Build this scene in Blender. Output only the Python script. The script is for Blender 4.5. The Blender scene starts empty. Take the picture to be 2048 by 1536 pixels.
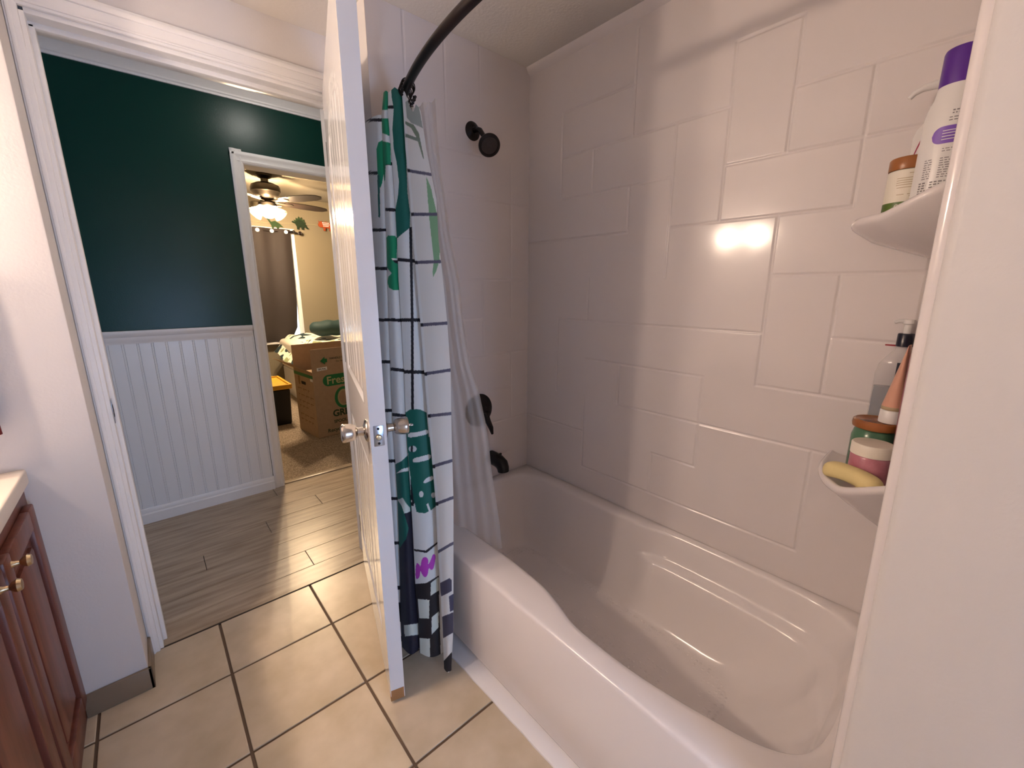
import bpy, bmesh, math, random
import numpy as np
from mathutils import Vector, Matrix
random.seed(7)
SC = bpy.context.scene
COL = SC.collection
PI = math.pi

# ------------------------------------------------------------------ camera
FPX, YAW, PITCH, CAMZ = 835.5, math.radians(41.3), math.radians(12.82), 1.32
cam = bpy.data.cameras.new('camera'); camo = bpy.data.objects.new('camera', cam); COL.objects.link(camo)
cam.sensor_fit = 'HORIZONTAL'; cam.sensor_width = 36.0; cam.lens = FPX / 2048 * 36.0
cam.clip_start = 0.02
camo.location = (0, 0, CAMZ); camo.rotation_euler = (PI / 2 - PITCH, 0, -YAW)
SC.camera = camo
SC.view_settings.view_transform = 'Standard'; SC.view_settings.look = 'None'
SC.view_settings.gamma = 1.0; SC.view_settings.use_curve_mapping = False
SC.view_settings.exposure = 0.68

# ------------------------------------------------------------------ materials
def lin(c):
    return tuple((v / 12.92 if v <= .04045 else ((v + .055) / 1.055) ** 2.4) for v in [q / 255 for q in c])
def rgba(c): return (c[0], c[1], c[2], 1)
def mat(name, col=(.8, .8, .8), rough=.5, metal=0., spec=.5, bump=None, var=None, alpha=1., trans=0., emit=None, estr=0., coat=0., sheen=0., stretch=(1, 1, 1), ior=1.45, bdist=.002):
    m = bpy.data.materials.new(name); m.use_nodes = True
    nt = m.node_tree; b = nt.nodes['Principled BSDF']
    b.inputs['Base Color'].default_value = rgba(col); b.inputs['Roughness'].default_value = rough
    b.inputs['Metallic'].default_value = metal; b.inputs['Specular IOR Level'].default_value = spec
    b.inputs['Alpha'].default_value = alpha; b.inputs['Transmission Weight'].default_value = trans
    b.inputs['Coat Weight'].default_value = coat; b.inputs['Sheen Weight'].default_value = sheen
    b.inputs['IOR'].default_value = ior
    if emit: b.inputs['Emission Color'].default_value = rgba(emit); b.inputs['Emission Strength'].default_value = estr
    if bump or var:
        tc = nt.nodes.new('ShaderNodeTexCoord'); mp = nt.nodes.new('ShaderNodeMapping')
        mp.inputs['Scale'].default_value = stretch
        nt.links.new(tc.outputs['Object'], mp.inputs['Vector'])
    if bump:                                   # (scale, strength)
        n = nt.nodes.new('ShaderNodeTexNoise'); n.inputs['Scale'].default_value = bump[0]; n.inputs['Detail'].default_value = 3
        bp = nt.nodes.new('ShaderNodeBump'); bp.inputs['Strength'].default_value = bump[1]; bp.inputs['Distance'].default_value = bdist
        nt.links.new(mp.outputs['Vector'], n.inputs['Vector']); nt.links.new(n.outputs['Fac'], bp.inputs['Height'])
        nt.links.new(bp.outputs['Normal'], b.inputs['Normal'])
    if var:                                    # (scale, second colour, lo, hi[, detail])
        n = nt.nodes.new('ShaderNodeTexNoise'); n.inputs['Scale'].default_value = var[0]
        n.inputs['Detail'].default_value = var[4] if len(var) > 4 else 6
        r = nt.nodes.new('ShaderNodeValToRGB')
        r.color_ramp.elements[0].position = var[2]; r.color_ramp.elements[1].position = var[3]
        r.color_ramp.elements[0].color = rgba(col); r.color_ramp.elements[1].color = rgba(var[1])
        nt.links.new(mp.outputs['Vector'], n.inputs['Vector']); nt.links.new(n.outputs['Fac'], r.inputs['Fac'])
        nt.links.new(r.outputs['Color'], b.inputs['Base Color'])
    return m
M = {}
M['paint'] = mat('wall_paint', (.66, .63, .62), .5, bump=(140, .2), spec=.35)
M['ceil'] = mat('ceiling_paint', (.66, .62, .58), .75, bump=(90, .5))
M['trimpaint'] = mat('trim_gloss_paint', (.82, .81, .81), .4, bump=(60, .08))
M['doorpaint'] = mat('door_gloss_paint', (.76, .76, .78), .13, bump=(25, .05), spec=.55)
M['surround'] = mat('shower_surround_acrylic', (.74, .68, .66), .12, bump=(7, .10), spec=.5, bdist=.004)
M['tub'] = mat('tub_acrylic', (.80, .745, .725), .14, spec=.5)
M['tile'] = mat('floor_tile_beige', (.50, .405, .28), .30, bump=(30, .2), var=(9, (.62, .515, .385), .30, .66, 12))
M['grout'] = mat('floor_grout', (.13, .085, .055), .9)
M['basetile'] = mat('base_tile_brown', (.23, .17, .115), .35, bump=(30, .15))
M['green'] = mat('dark_green_paint', (.0008, .036, .027), .31, bump=(170, .14), spec=.34)
M['bead'] = mat('beadboard_paint', (.80, .81, .83), .3)
M['wood'] = mat('laminate_wood', (.29, .215, .145), .30, bump=(40, .06), var=(5, (.53, .43, .32), .25, .75, 12), stretch=(1.0, 9, 9), spec=.4)
M['woodgap'] = mat('laminate_gap', (.05, .035, .025), .8)
M['carpet'] = mat('beige_carpet', (.36, .27, .19), .95, bump=(170, 1.0), var=(120, (.74, .60, .46), .38, .66, 3), bdist=.03)
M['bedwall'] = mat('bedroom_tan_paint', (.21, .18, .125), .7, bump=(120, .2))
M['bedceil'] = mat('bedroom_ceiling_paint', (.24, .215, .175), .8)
M['bronze'] = mat('oil_rubbed_bronze', (.010, .005, .004), .36, metal=.2, spec=.4)
M['black'] = mat('black_fixture', (.006, .005, .005), .35, spec=.4)
M['nozzle'] = mat('spray_face_rubber', (.050, .034, .028), .6, bump=(400, .8))
M['nickel'] = mat('satin_nickel', (.55, .50, .45), .22, metal=1.)
M['steel'] = mat('steel_plate', (.42, .45, .52), .25, metal=1.)
M['brass'] = mat('dull_brass', (.55, .42, .26), .3, metal=1.)
M['hole'] = mat('dark_recess', (.006, .006, .006), .9)
M['rawwood'] = mat('bare_chipped_wood', (.36, .18, .07), .7, bump=(80, .4))
M['cherry'] = mat('cherry_cabinet_wood', (.10, .027, .017), .36, var=(6, (.19, .060, .038), .3, .7, 8), stretch=(6, 6, .7), bump=(20, .1))
M['counter'] = mat('counter_laminate', (.78, .70, .62), .3)
M['browncloth'] = mat('brown_blackout_cloth', (.016, .010, .009), .75, bump=(300, .3), sheen=.1)
M['fanbody'] = mat('fan_antique_pewter', (.050, .042, .034), .35, metal=.8)
M['blade'] = mat('fan_blade_dark_wood', (.010, .006, .005), .4, var=(8, (.016, .009, .007), .3, .7))
M['bulb'] = mat('fan_bulb', (1, .9, .7), .5, emit=(1.0, .76, .50), estr=3600)
M['vbulb'] = mat('vanity_bulb', (1, .9, .8), .5, emit=(1.0, .77, .60), estr=300)
M['backplate'] = mat('vanity_backplate', (.75, .68, .58), .4)
M['vglow'] = mat('vanity_plate_glow', (.8, .75, .65), .5, emit=(1.0, .80, .62), estr=6)  # emission stands in for bulb light falling on the back plate
M['hallglobe'] = mat('hall_globe', (1, 1, 1), .5, emit=(1.0, .95, .88), estr=17)
M['day'] = mat('daylight_pane', (1, 1, 1), .5, emit=(.40, .61, 1.0), estr=12)
M['hallfill'] = mat('hall_fill_pane', (1, 1, 1), .5, emit=(.50, .66, 1.0), estr=.8)  # cool fill emission for the added hall window
M['daybed'] = mat('daylight_pane_bedroom', (1, 1, 1), .5, emit=(.75, .86, 1.0), estr=3.)
M['card'] = mat('cardboard', (.34, .235, .155), .85, bump=(60, .15), var=(30, (.38, .265, .175), .3, .7))
M['cardin'] = mat('cardboard_inside', (.36, .24, .15), .85)
M['pgreen'] = mat('green_print', (.010, .15, .05), .7)
M['pdark'] = mat('dark_print', (.02, .05, .025), .8)
M['ptan'] = mat('light_print', (.42, .38, .20), .8)
M['sticker'] = mat('white_sticker', (.75, .75, .75), .6)
M['ink'] = mat('black_ink', (.02, .02, .02), .7)
M['greyink'] = mat('grey_ink', (.22, .20, .20), .7)
M['tape'] = mat('brown_print', (.20, .115, .05), .8)
M['toteb'] = mat('tote_black_plastic', (.006, .006, .008), .45)
M['totey'] = mat('tote_yellow_lid', (.62, .34, .02), .45)
M['dkgreen'] = mat('dark_green_cloth', (.010, .030, .030), .7, bump=(200, .3))
M['dino_g'] = mat('dark_green_felt', (.008, .020, .007), .9)
M['dino_g2'] = mat('mid_green_felt', (.022, .05, .018), .9)
M['dino_o'] = mat('orange_felt', (.33, .06, .015), .9)
M['cord'] = mat('twine', (.30, .27, .18), .9)
M['whiteplastic'] = mat('white_plastic', (.80, .77, .74), .28)
M['creamplastic'] = mat('cream_plastic', (.80, .72, .60), .35)
M['purple'] = mat('purple_plastic', (.095, .025, .26), .3)
M['lilac'] = mat('purple_print', (.20, .09, .45), .4)
M['amber'] = mat('amber_lid', (.32, .12, .035), .3)
M['olive'] = mat('green_band_print', (.07, .12, .015), .4)
M['label'] = mat('cream_label', (.80, .74, .62), .5)
M['crimson'] = mat('crimson_print', (.30, .015, .06), .4)
M['copper'] = mat('brown_wood_lid', (.26, .085, .022), .25, var=(30, (.34, .12, .035), .3, .7))
M['jargreen'] = mat('green_jar_glass', (.07, .16, .09), .2, spec=.5)
M['pinkjar'] = mat('rose_scrub_jar', (.40, .13, .17), .3, bump=(40, .3), var=(25, (.52, .22, .26), .4, .7))
M['soap'] = mat('yellow_soap', (.74, .60, .28), .6, bump=(120, .2))
M['peach'] = mat('peach_tube', (.68, .36, .25), .4)
M['tan'] = mat('tan_band', (.42, .32, .19), .4)
M['rose'] = mat('dark_rose_plastic', (.30, .085, .12), .35)
M['dusty'] = mat('dusty_rose_plastic', (.40, .22, .24), .4)
M['liquid'] = mat('blue_grey_soap', (.17, .19, .22), .2, spec=.5)
M['bluelab'] = mat('pale_blue_label', (.22, .30, .38), .4)
M['navy'] = mat('navy_cap', (.010, .010, .022), .3)
M['redp'] = mat('red_plastic', (.30, .01, .02), .4)
M['caulk'] = mat('white_caulk', (.78, .74, .72), .45, bump=(60, .3))
M['hinge'] = mat('hinge_metal', (.20, .18, .16), .4, metal=1.)

# sheet printed cloth of the bed
def printed_cloth(name):
    m = mat(name, (.72, .70, .58), .8); nt = m.node_tree; b = nt.nodes['Principled BSDF']
    tc = nt.nodes.new('ShaderNodeTexCoord'); v = nt.nodes.new('ShaderNodeTexNoise'); v.inputs['Scale'].default_value = 7; v.inputs['Detail'].default_value = 1
    r = nt.nodes.new('ShaderNodeValToRGB'); r.color_ramp.interpolation = 'CONSTANT'
    r.color_ramp.elements[0].color = rgba((.012, .03, .035)); r.color_ramp.elements[1].position = .43; r.color_ramp.elements[1].color = rgba((.72, .70, .58))
    e = r.color_ramp.elements.new(.62); e.color = rgba((.30, .33, .16))
    nt.links.new(tc.outputs['Object'], v.inputs['Vector']); nt.links.new(v.outputs['Fac'], r.inputs['Fac']); nt.links.new(r.outputs['Color'], b.inputs['Base Color'])
    return m
M['sheet'] = printed_cloth('printed_bed_cloth')
def clear_shell(name, col, k):
    m = mat(name, col, .08, spec=.6); nt = m.node_tree; b = nt.nodes['Principled BSDF']
    tr = nt.nodes.new('ShaderNodeBsdfTransparent'); tr.inputs['Color'].default_value = rgba(col); mx = nt.nodes.new('ShaderNodeMixShader'); mx.inputs[0].default_value = k
    nt.links.new(b.outputs[0], mx.inputs[1]); nt.links.new(tr.outputs[0], mx.inputs[2]); nt.links.new(mx.outputs[0], nt.nodes['Material Output'].inputs['Surface'])
    return m
M['shade'] = clear_shell('ribbed_clear_glass', (.95, .91, .84), .84)
M['clearp'] = clear_shell('clear_plastic', (.93, .92, .92), .80)
# shower curtain: printed cloth colours live on the mesh
def curtain_mat():
    m = bpy.data.materials.new('printed_curtain_cloth'); m.use_nodes = True; nt = m.node_tree; b = nt.nodes['Principled BSDF']
    a = nt.nodes.new('ShaderNodeVertexColor'); a.layer_name = 'print'
    nt.links.new(a.outputs['Color'], b.inputs['Base Color']); b.inputs['Roughness'].default_value = .6; b.inputs['Sheen Weight'].default_value = .1
    t = nt.nodes.new('ShaderNodeBsdfTranslucent'); nt.links.new(a.outputs['Color'], t.inputs['Color'])
    mx = nt.nodes.new('ShaderNodeMixShader'); mx.inputs[0].default_value = .12
    nt.links.new(b.outputs[0], mx.inputs[1]); nt.links.new(t.outputs[0], mx.inputs[2]); nt.links.new(mx.outputs[0], nt.nodes['Material Output'].inputs['Surface'])
    return m
M['curtain'] = curtain_mat()
def liner_mat():
    m = bpy.data.materials.new('frosted_liner'); m.use_nodes = True; nt = m.node_tree; b = nt.nodes['Principled BSDF']
    b.inputs['Base Color'].default_value = (.80, .76, .71, 1); b.inputs['Roughness'].default_value = .28
    t = nt.nodes.new('ShaderNodeBsdfTranslucent'); t.inputs['Color'].default_value = (.8, .76, .71, 1)
    tr = nt.nodes.new('ShaderNodeBsdfTransparent')
    m1 = nt.nodes.new('ShaderNodeMixShader'); m1.inputs[0].default_value = .45
    m2 = nt.nodes.new('ShaderNodeMixShader'); m2.inputs[0].default_value = .47
    nt.links.new(b.outputs[0], m1.inputs[1]); nt.links.new(t.outputs[0], m1.inputs[2])
    nt.links.new(m1.outputs[0], m2.inputs[1]); nt.links.new(tr.outputs[0], m2.inputs[2]); nt.links.new(m2.outputs[0], nt.nodes['Material Output'].inputs['Surface'])
    return m
M['liner'] = liner_mat()
# tub floor with anti slip dimples
def dimple():
    m = mat('tub_floor_antislip', (.80, .745, .725), .25); nt = m.node_tree; b = nt.nodes['Principled BSDF']
    tc = nt.nodes.new('ShaderNodeTexCoord'); v = nt.nodes.new('ShaderNodeTexVoronoi'); v.inputs['Scale'].default_value = 62; v.inputs['Randomness'].default_value = .15
    r = nt.nodes.new('ShaderNodeValToRGB'); r.color_ramp.elements[0].position = .25; r.color_ramp.elements[1].position = .45
    bp = nt.nodes.new('ShaderNodeBump'); bp.inputs['Strength'].default_value = .9; bp.inputs['Distance'].default_value = .0025; bp.invert = True
    nt.links.new(tc.outputs['Object'], v.inputs['Vector']); nt.links.new(v.outputs['Distance'], r.inputs['Fac']); nt.links.new(r.outputs['Color'], bp.inputs['Height']); nt.links.new(bp.outputs['Normal'], b.inputs['Normal'])
    return m
M['dimple'] = dimple()

# ------------------------------------------------------------------ mesh helpers
def frame(o, x, y, z):
    x, y, z = Vector(x).normalized(), Vector(y).normalized(), Vector(z).normalized()
    m = Matrix.Identity(4)
    for i in range(3): m[i][0], m[i][1], m[i][2], m[i][3] = x[i], y[i], z[i], o[i]
    return m
def axis_frame(o, z):
    z = Vector(z).normalized(); u = Vector((0, 0, 1)) if abs(z.z) < .9 else Vector((0, 1, 0))
    x = u.cross(z).normalized(); return frame(o, x, z.cross(x), z)
def box(bm, a, b, bev=0., seg=2, T=None, mi=0):
    n0 = len(bm.faces)
    r = bmesh.ops.create_cube(bm, size=1.0); vs = r['verts']
    for v in vs:
        v.co = Vector([(a[i] + b[i]) / 2 + v.co[i] * abs(b[i] - a[i]) for i in range(3)])
    fs = list({f for v in vs for f in v.link_faces})
    if bev > 0:
        es = list({e for v in vs for e in v.link_edges})
        rr = bmesh.ops.bevel(bm, geom=es, offset=bev, segments=seg, affect='EDGES', profile=.5)
        vs = list({v for f in rr['faces'] for v in f.verts} | {v for v in vs if v.is_valid})
        fs = list({f for v in vs for f in v.link_faces})
    if T is not None:
        for v in vs: v.co = T @ v.co
    for f in fs: f.material_index = mi
    return vs
def lathe(bm, prof, T=None, seg=32, mi=0, sx=1., sy=1.):
    rings = []
    for r, z in prof:
        if r < 1e-6: rings.append([bm.verts.new((0, 0, z))])
        else: rings.append([bm.verts.new((sx * r * math.cos(2 * PI * k / seg), sy * r * math.sin(2 * PI * k / seg), z)) for k in range(seg)])
    for a, b in zip(rings, rings[1:]):
        for k in range(seg):
            k2 = (k + 1) % seg
            if len(a) == 1 and len(b) > 1: f = bm.faces.new((a[0], b[k2], b[k]))
            elif len(b) == 1 and len(a) > 1: f = bm.faces.new((a[k], a[k2], b[0]))
            elif len(a) > 1: f = bm.faces.new((a[k], a[k2], b[k2], b[k]))
            else: continue
            f.material_index = mi
    if T is not None:
        for rg in rings:
            for v in rg: v.co = T @ v.co
def tube(bm, pts, rad, seg=14, mi=0, caps=True):
    pts = [Vector(p) for p in pts]; n = len(pts); rings = []; prev = None
    for i, p in enumerate(pts):
        t = (pts[min(i + 1, n - 1)] - pts[max(i - 1, 0)]).normalized()
        if prev is None:
            u = Vector((0, 0, 1)) if abs(t.z) < .9 else Vector((1, 0, 0)); x = u.cross(t).normalized()
        else: x = (prev - t * prev.dot(t)).normalized()
        prev = x; y = t.cross(x); r = rad[i] if isinstance(rad, (list, tuple)) else rad
        rings.append([bm.verts.new(p + (x * math.cos(2 * PI * k / seg) + y * math.sin(2 * PI * k / seg)) * r) for k in range(seg)])
    for a, b in zip(rings, rings[1:]):
        for k in range(seg): bm.faces.new((a[k], a[(k + 1) % seg], b[(k + 1) % seg], b[k])).material_index = mi
    if caps:
        bm.faces.new(rings[0][::-1]).material_index = mi; bm.faces.new(rings[-1]).material_index = mi
def prism(bm, poly, d, T=None, mi=0):
    lo = [bm.verts.new((p[0], p[1], 0)) for p in poly]; hi = [bm.verts.new((p[0], p[1], d)) for p in poly]
    fs = [bm.faces.new(lo[::-1]), bm.faces.new(hi)]
    n = len(poly)
    for k in range(n): fs.append(bm.faces.new((lo[k], lo[(k + 1) % n], hi[(k + 1) % n], hi[k])))
    for f in fs: f.material_index = mi
    if T is not None:
        for v in lo + hi: v.co = T @ v.co
def torus(bm, T, R, r, s1=24, s2=8, mi=0):
    vs = [[bm.verts.new(T @ Vector(((R + r * math.cos(2 * PI * j / s2)) * math.cos(2 * PI * i / s1), (R + r * math.cos(2 * PI * j / s2)) * math.sin(2 * PI * i / s1), r * math.sin(2 * PI * j / s2)))) for j in range(s2)] for i in range(s1)]
    for i in range(s1):
        for j in range(s2):
            bm.faces.new((vs[i][j], vs[(i + 1) % s1][j], vs[(i + 1) % s1][(j + 1) % s2], vs[i][(j + 1) % s2])).material_index = mi
def ball(bm, c, r, mi=0, sc=(1, 1, 1)):
    rr = bmesh.ops.create_icosphere(bm, subdivisions=3, radius=r)
    for v in rr['verts']: v.co = Vector((v.co.x * sc[0], v.co.y * sc[1], v.co.z * sc[2])) + Vector(c)
    for f in {f for v in rr['verts'] for f in v.link_faces}: f.material_index = mi
def grid_np(bm, P, mi=0):
    R, Cn = P.shape[:2]
    vs = [[bm.verts.new(P[i, j]) for j in range(Cn)] for i in range(R)]
    for i in range(R - 1):
        for j in range(Cn - 1): bm.faces.new((vs[i][j], vs[i][j + 1], vs[i + 1][j + 1], vs[i + 1][j])).material_index = mi
    return vs
def text_into(bm, s, size, T, ext=.0006, align='LEFT', bold=0., mi=0):
    cu = bpy.data.curves.new('lettering', 'FONT'); cu.body = s; cu.size = size; cu.extrude = ext; cu.align_x = align; cu.offset = bold; cu.resolution_u = 3
    o = bpy.data.objects.new('lettering', cu); COL.objects.link(o)
    dg = bpy.context.evaluated_depsgraph_get(); me = bpy.data.meshes.new_from_object(o.evaluated_get(dg))
    n0 = len(bm.verts); bm.from_mesh(me); bm.verts.ensure_lookup_table()
    nv = [bm.verts[i] for i in range(n0, len(bm.verts))]
    for v in nv: v.co = T @ v.co
    for f in {f for v in nv for f in v.link_faces}: f.material_index = mi
    bpy.data.objects.remove(o); bpy.data.curves.remove(cu); bpy.data.meshes.remove(me)

def tag(o, label=None, cat=None, group=None, kind=None):
    if label: o['label'] = label
    if cat: o['category'] = cat
    if group: o['group'] = group
    if kind: o['kind'] = kind
    return o
def thing(name, loc, label, cat, group=None, kind=None):
    o = bpy.data.objects.new(name, None); COL.objects.link(o); o.location = loc; o.empty_display_size = .05
    return tag(o, label, cat, group, kind)
ORG = {}
def base_of(p):
    if p.name in ORG: return ORG[p.name]
    return Vector(p.location)
def obj(name, bm, mats, parent=None, ang=40, label=None, cat=None, group=None, kind=None, flip=True):
    if not isinstance(mats, (list, tuple)): mats = [mats]
    if flip: bmesh.ops.recalc_face_normals(bm, faces=bm.faces)
    if parent is not None: base = base_of(parent)
    else:
        xs = [v.co for v in bm.verts]; lo = [min(v[i] for v in xs) for i in range(3)]; hi = [max(v[i] for v in xs) for i in range(3)]
        base = Vector(((lo[0] + hi[0]) / 2, (lo[1] + hi[1]) / 2, lo[2]))
    for v in bm.verts: v.co -= base
    me = bpy.data.meshes.new(name); bm.to_mesh(me); bm.free()
    for m in mats: me.materials.append(m if not isinstance(m, str) else M[m])
    for p in me.polygons: p.use_smooth = True
    me.set_sharp_from_angle(angle=math.radians(ang))
    o = bpy.data.objects.new(name, me); COL.objects.link(o)
    if parent is None: o.location = base
    else: o.parent = parent
    ORG[o.name] = base
    return tag(o, label, cat, group, kind)
def B(): return bmesh.new()
def boxobj(name, a, b, m, parent=None, bev=0., **k):
    bm = B(); box(bm, a, b, bev); return obj(name, bm, m, parent, **k)
def struct(name, bm, m, label=None, cat=None, **k): return obj(name, bm, m, None, label=label, cat=cat, kind='structure', **k)
def sbox(name, a, b, m, label=None, cat=None, bev=0.):
    bm = B(); box(bm, a, b, bev); return struct(name, bm, m, label, cat)

# ------------------------------------------------------------------ key dimensions (metres, camera stands over x=0,y=0)
XA, XW, YE = .715, 1.44, 1.52          # tub apron, long tile wall, shower end wall
YW, YD, YH = 1.68, 1.86, 3.036         # vanity side wall, bath door plane, far hall wall
ZC = 2.26

# ------------------------------------------------------------------ room shell
sbox('wall_left', (-1.0, -1.35, 0), (-.85, 1.68, ZC), 'paint', 'painted wall behind the vanity', 'wall')
sbox('wall_door', (-1.0, YW, 0), (-.155, 1.98, ZC), 'paint', 'pink white painted wall end between vanity and doorway', 'wall', bev=.004)
sbox('wall_lintel', (-.155, YD, 2.06), (.70, 1.98, ZC), 'paint', 'painted wall above the doorway to the hall', 'wall')
sbox('wall_shower_end', (.70, YE + .006, 0), (1.62, 1.98, ZC), 'paint', 'thick painted wall behind the shower head tiles', 'wall')
sbox('wall_shower_long', (XW + .006, -.02, 0), (XW + .16, YE + .02, ZC), 'paint', 'wall carrying the long tiled shower side', 'wall')
def lean(bm, amt=.0120):
    for v in bm.verts:
        if v.co.y > .02: v.co.y += amt * (v.co.z - 1.30) / 1.0
bm = B()
for i in range(12):
    pass
pl = [(XW + .16, -.001), (XW + .16, -1.35), (XA, -1.35), (XA, .040), (XA + .004, .047), (XA + .012, .050), (XA + .050, .050), (XA + .050, -.001)]
prism(bm, pl, ZC, frame((0, 0, 0), (1, 0, 0), (0, 1, 0), (0, 0, 1)))
lean(bm)
struct('wall_right', bm, 'paint', 'lilac white painted wall closing the near end of the tub', 'wall')
bm = B(); box(bm, (XA + .012, .040, .398), (XA + .049, .0615, ZC), .009, 4); lean(bm)
struct('trim_surround_edge', bm, 'surround', 'pale rounded flange on the near corner of the shower', 'trim')
# rear wall with the daylight window behind the photographer
bm = B(); q0, q1, r0, r1 = .20, .66, .40, 1.22
box(bm, (-1.0, -1.35, 0), (q0, -1.22, ZC)); box(bm, (q1, -1.35, 0), (XA, -1.22, ZC)); box(bm, (q0, -1.35, 0), (q1, -1.22, r0)); box(bm, (q0, -1.35, r1), (q1, -1.22, ZC))
struct('wall_rear', bm, 'paint', 'painted bathroom wall with a window', 'wall')
w = thing('window_1', ((q0 + q1) / 2, -1.28, r0), 'bathroom window letting in cool daylight', 'window', kind='structure')
bm = B()
for a, b in (((q0, r0), (q0 + .03, r1)), ((q1 - .03, r0), (q1, r1)), ((q0 + .03, r0), (q1 - .03, r0 + .03)), ((q0 + .03, r1 - .03), (q1 - .03, r1))): box(bm, (a[0], -1.30, a[1]), (b[0], -1.22, b[1]), .003)
obj('window_frame', bm, 'trimpaint', w); boxobj('window_pane', (q0 + .03, -1.29, r0 + .03), (q1 - .03, -1.28, r1 - .03), 'day', w)
sbox('ceiling', (-1.0, -1.35, ZC), (1.62, 1.98, ZC + .1), 'ceil', 'beige textured bathroom ceiling', 'ceiling')

# floor tiles, 34 cm grid, bevelled tiles over a grout bed
bm = B(); box(bm, (-1.0, -1.35, -.06), (.74, YD, -.004), mi=1)
G, gx, gy = .3425, .057, 1.2155
for i in range(-4, 3):
    for j in range(-8, 3):
        x0, x1, y0, y1 = gx + i * G + .0042, gx + (i + 1) * G - .0042, gy + j * G + .0042, gy + (j + 1) * G - .0042
        x0, x1, y0, y1 = max(x0, -.99), min(x1, .739), max(y0, -1.34), min(y1, YD - .004)
        if x1 - x0 < .02 or y1 - y0 < .02: continue
        box(bm, (x0, y0, -.012), (x1, y1, 0), .0015, 1)
struct('floor', bm, ['tile', 'grout'], 'beige ceramic tile floor with dark grout lines', 'floor')
# base tiles round the wall end
bm = B(); box(bm, (-.311, YW - .012, 0), (-.146, YW, .080), .002); box(bm, (-.156, YW - .012, 0), (-.146, YD - .016, .080), .002)
struct('baseboard_left', bm, 'basetile', 'brown tile skirting round the wall end by the vanity', 'skirting')

# doorway trim of the bathroom: casing, jambs, stops
bm = B()
box(bm, (-.155, YD - .016, 0.0), (-.127, YD, 2.125), .004); box(bm, (-.150, YD - .021, .0), (-.140, YD - .01, 2.125), .003)
box(bm, (-.155, YD - .016, 2.058), (.70, YD, 2.125), .004); box(bm, (-.155, YD - .022, 2.100), (.70, YD - .01, 2.117), .004); box(bm, (-.155, YD - .020, 2.066), (.70, YD - .01, 2.073), .002)
box(bm, (.690, YD - .016, 0.0), (.699, YD, 2.125), .002)
struct('trim_1', bm, 'trimpaint', 'white moulded casing around the bathroom doorway', 'trim')
bm = B()
box(bm, (-.156, YD - .005, 0), (-.117, 1.985, 2.05), .002); box(bm, (-.118, YD + .04, 0), (-.105, YD + .075, 2.04), .003)
box(bm, (.682, YD - .005, 0), (.701, 1.985, 2.05), .002)
box(bm, (-.118, YD - .005, 2.045), (.69, 1.985, 2.06), .002); box(bm, (-.118, YD + .04, 2.03), (.69, YD + .075, 2.046), .003)
struct('trim_2', bm, 'trimpaint', 'white door jamb and stop of the bathroom doorway', 'trim')
t = thing('strike_plate', (-.115, 1.878, .885), 'small dark strike plate on the left door jamb', 'strike plate')
bm = B(); box(bm, (-.1165, 1.862, .885), (-.1145, 1.896, .965), .0008); obj('plate', bm, 'steel', t)
bm = B(); box(bm, (-.1148, 1.868, .905), (-.1138, 1.890, .945), .0004); obj('bolt_hole', bm, 'hole', t)

# ------------------------------------------------------------------ hall
bm = B(); box(bm, (-1.7, YD - .004, -.06), (2.3, YH + .13, -.006), mi=1)
joints = {0: (-.32, .88), 1: (.46, -.75), 2: (-.55, .95), 3: (.06, 1.2), 4: (.37, -.85), 5: (.688, -.5), 6: (-.18, 1.05), 7: (.5, -.8)}
for k in range(8):
    y0, y1 = 1.8455 + .15 * k, 1.8455 + .15 * (k + 1)
    y0, y1 = max(y0, YD + .0005), min(y1, YH + .012)
    xs = sorted([-1.7, 2.3] + [q for q in joints[k]])
    for a, b in zip(xs, xs[1:]):
        box(bm, (a + .0012, y0 + .0010, -.012), (b - .0012, y1 - .0010, 0.0), .0012, 1)
struct('floor_hall', bm, ['wood', 'woodgap'], 'grey brown wood plank floor of the hall', 'floor')
bm = B(); box(bm, (-.155, YD - .006, -.004), (.70, YD + .002, .002), .001)
struct('trim_3', bm, 'woodgap', 'thin dark edge strip where planks meet tiles', 'trim')
# far hall wall: painted dark green above beadboard, with the bedroom opening
DX0, DX1 = .575, 1.355
bm = B(); box(bm, (-1.7, YH, 0), (DX0 - .018, YH + .115, 2.44)); box(bm, (DX1 + .018, YH, 0), (2.3, YH + .115, 2.44)); box(bm, (DX0 - .018, YH, 2.045), (DX1 + .018, YH + .115, 2.44))
struct('wall_hall', bm, 'green', 'dark green glossy hall wall above the white beadboard', 'wall')
# beadboard
bm = B(); us = []
x = -1.7
xs = []
while x < .515:
    xs += [x, x + .0225, x + .0235, x + .0255, x + .0275, x + .0285, x + .0315, x + .0325, x + .0345, x + .0365, x + .0375]; x += .0605
dep = [0, 0, 0, .003, 0, .0004, .0004, 0, .003, 0, 0]
xs = [q for q in xs if q <= .513]
P = np.zeros((2, len(xs), 3))
for j, q in enumerate(xs):
    P[:, j] = (q, YH - .008 + dep[j % 11], 0); P[0, j, 2] = .06; P[1, j, 2] = 1.05
grid_np(bm, P)
struct('wall_beadboard', bm, 'bead', 'white beadboard panelling below the chair rail', 'panelling', ang=25)
bm = B()
prism(bm, [(0, 0), (-.010, 0), (-.012, .012), (-.016, .018), (-.016, .036), (-.022, .042), (-.028, .052), (-.030, .060), (-.030, .070), (0, .070)], 2.21, frame((-1.7, YH, 1.032), (0, 1, 0), (0, 0, 1), (1, 0, 0)))
struct('trim_4', bm, 'trimpaint', 'white chair rail above the beadboard', 'trim')
bm = B()
prism(bm, [(0, 0), (-.022, 0), (-.022, .055), (-.016, .062), (-.016, .078), (-.012, .088), (0, .088)], 2.215, frame((-1.7, YH, 0), (0, 1, 0), (0, 0, 1), (1, 0, 0)))
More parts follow.
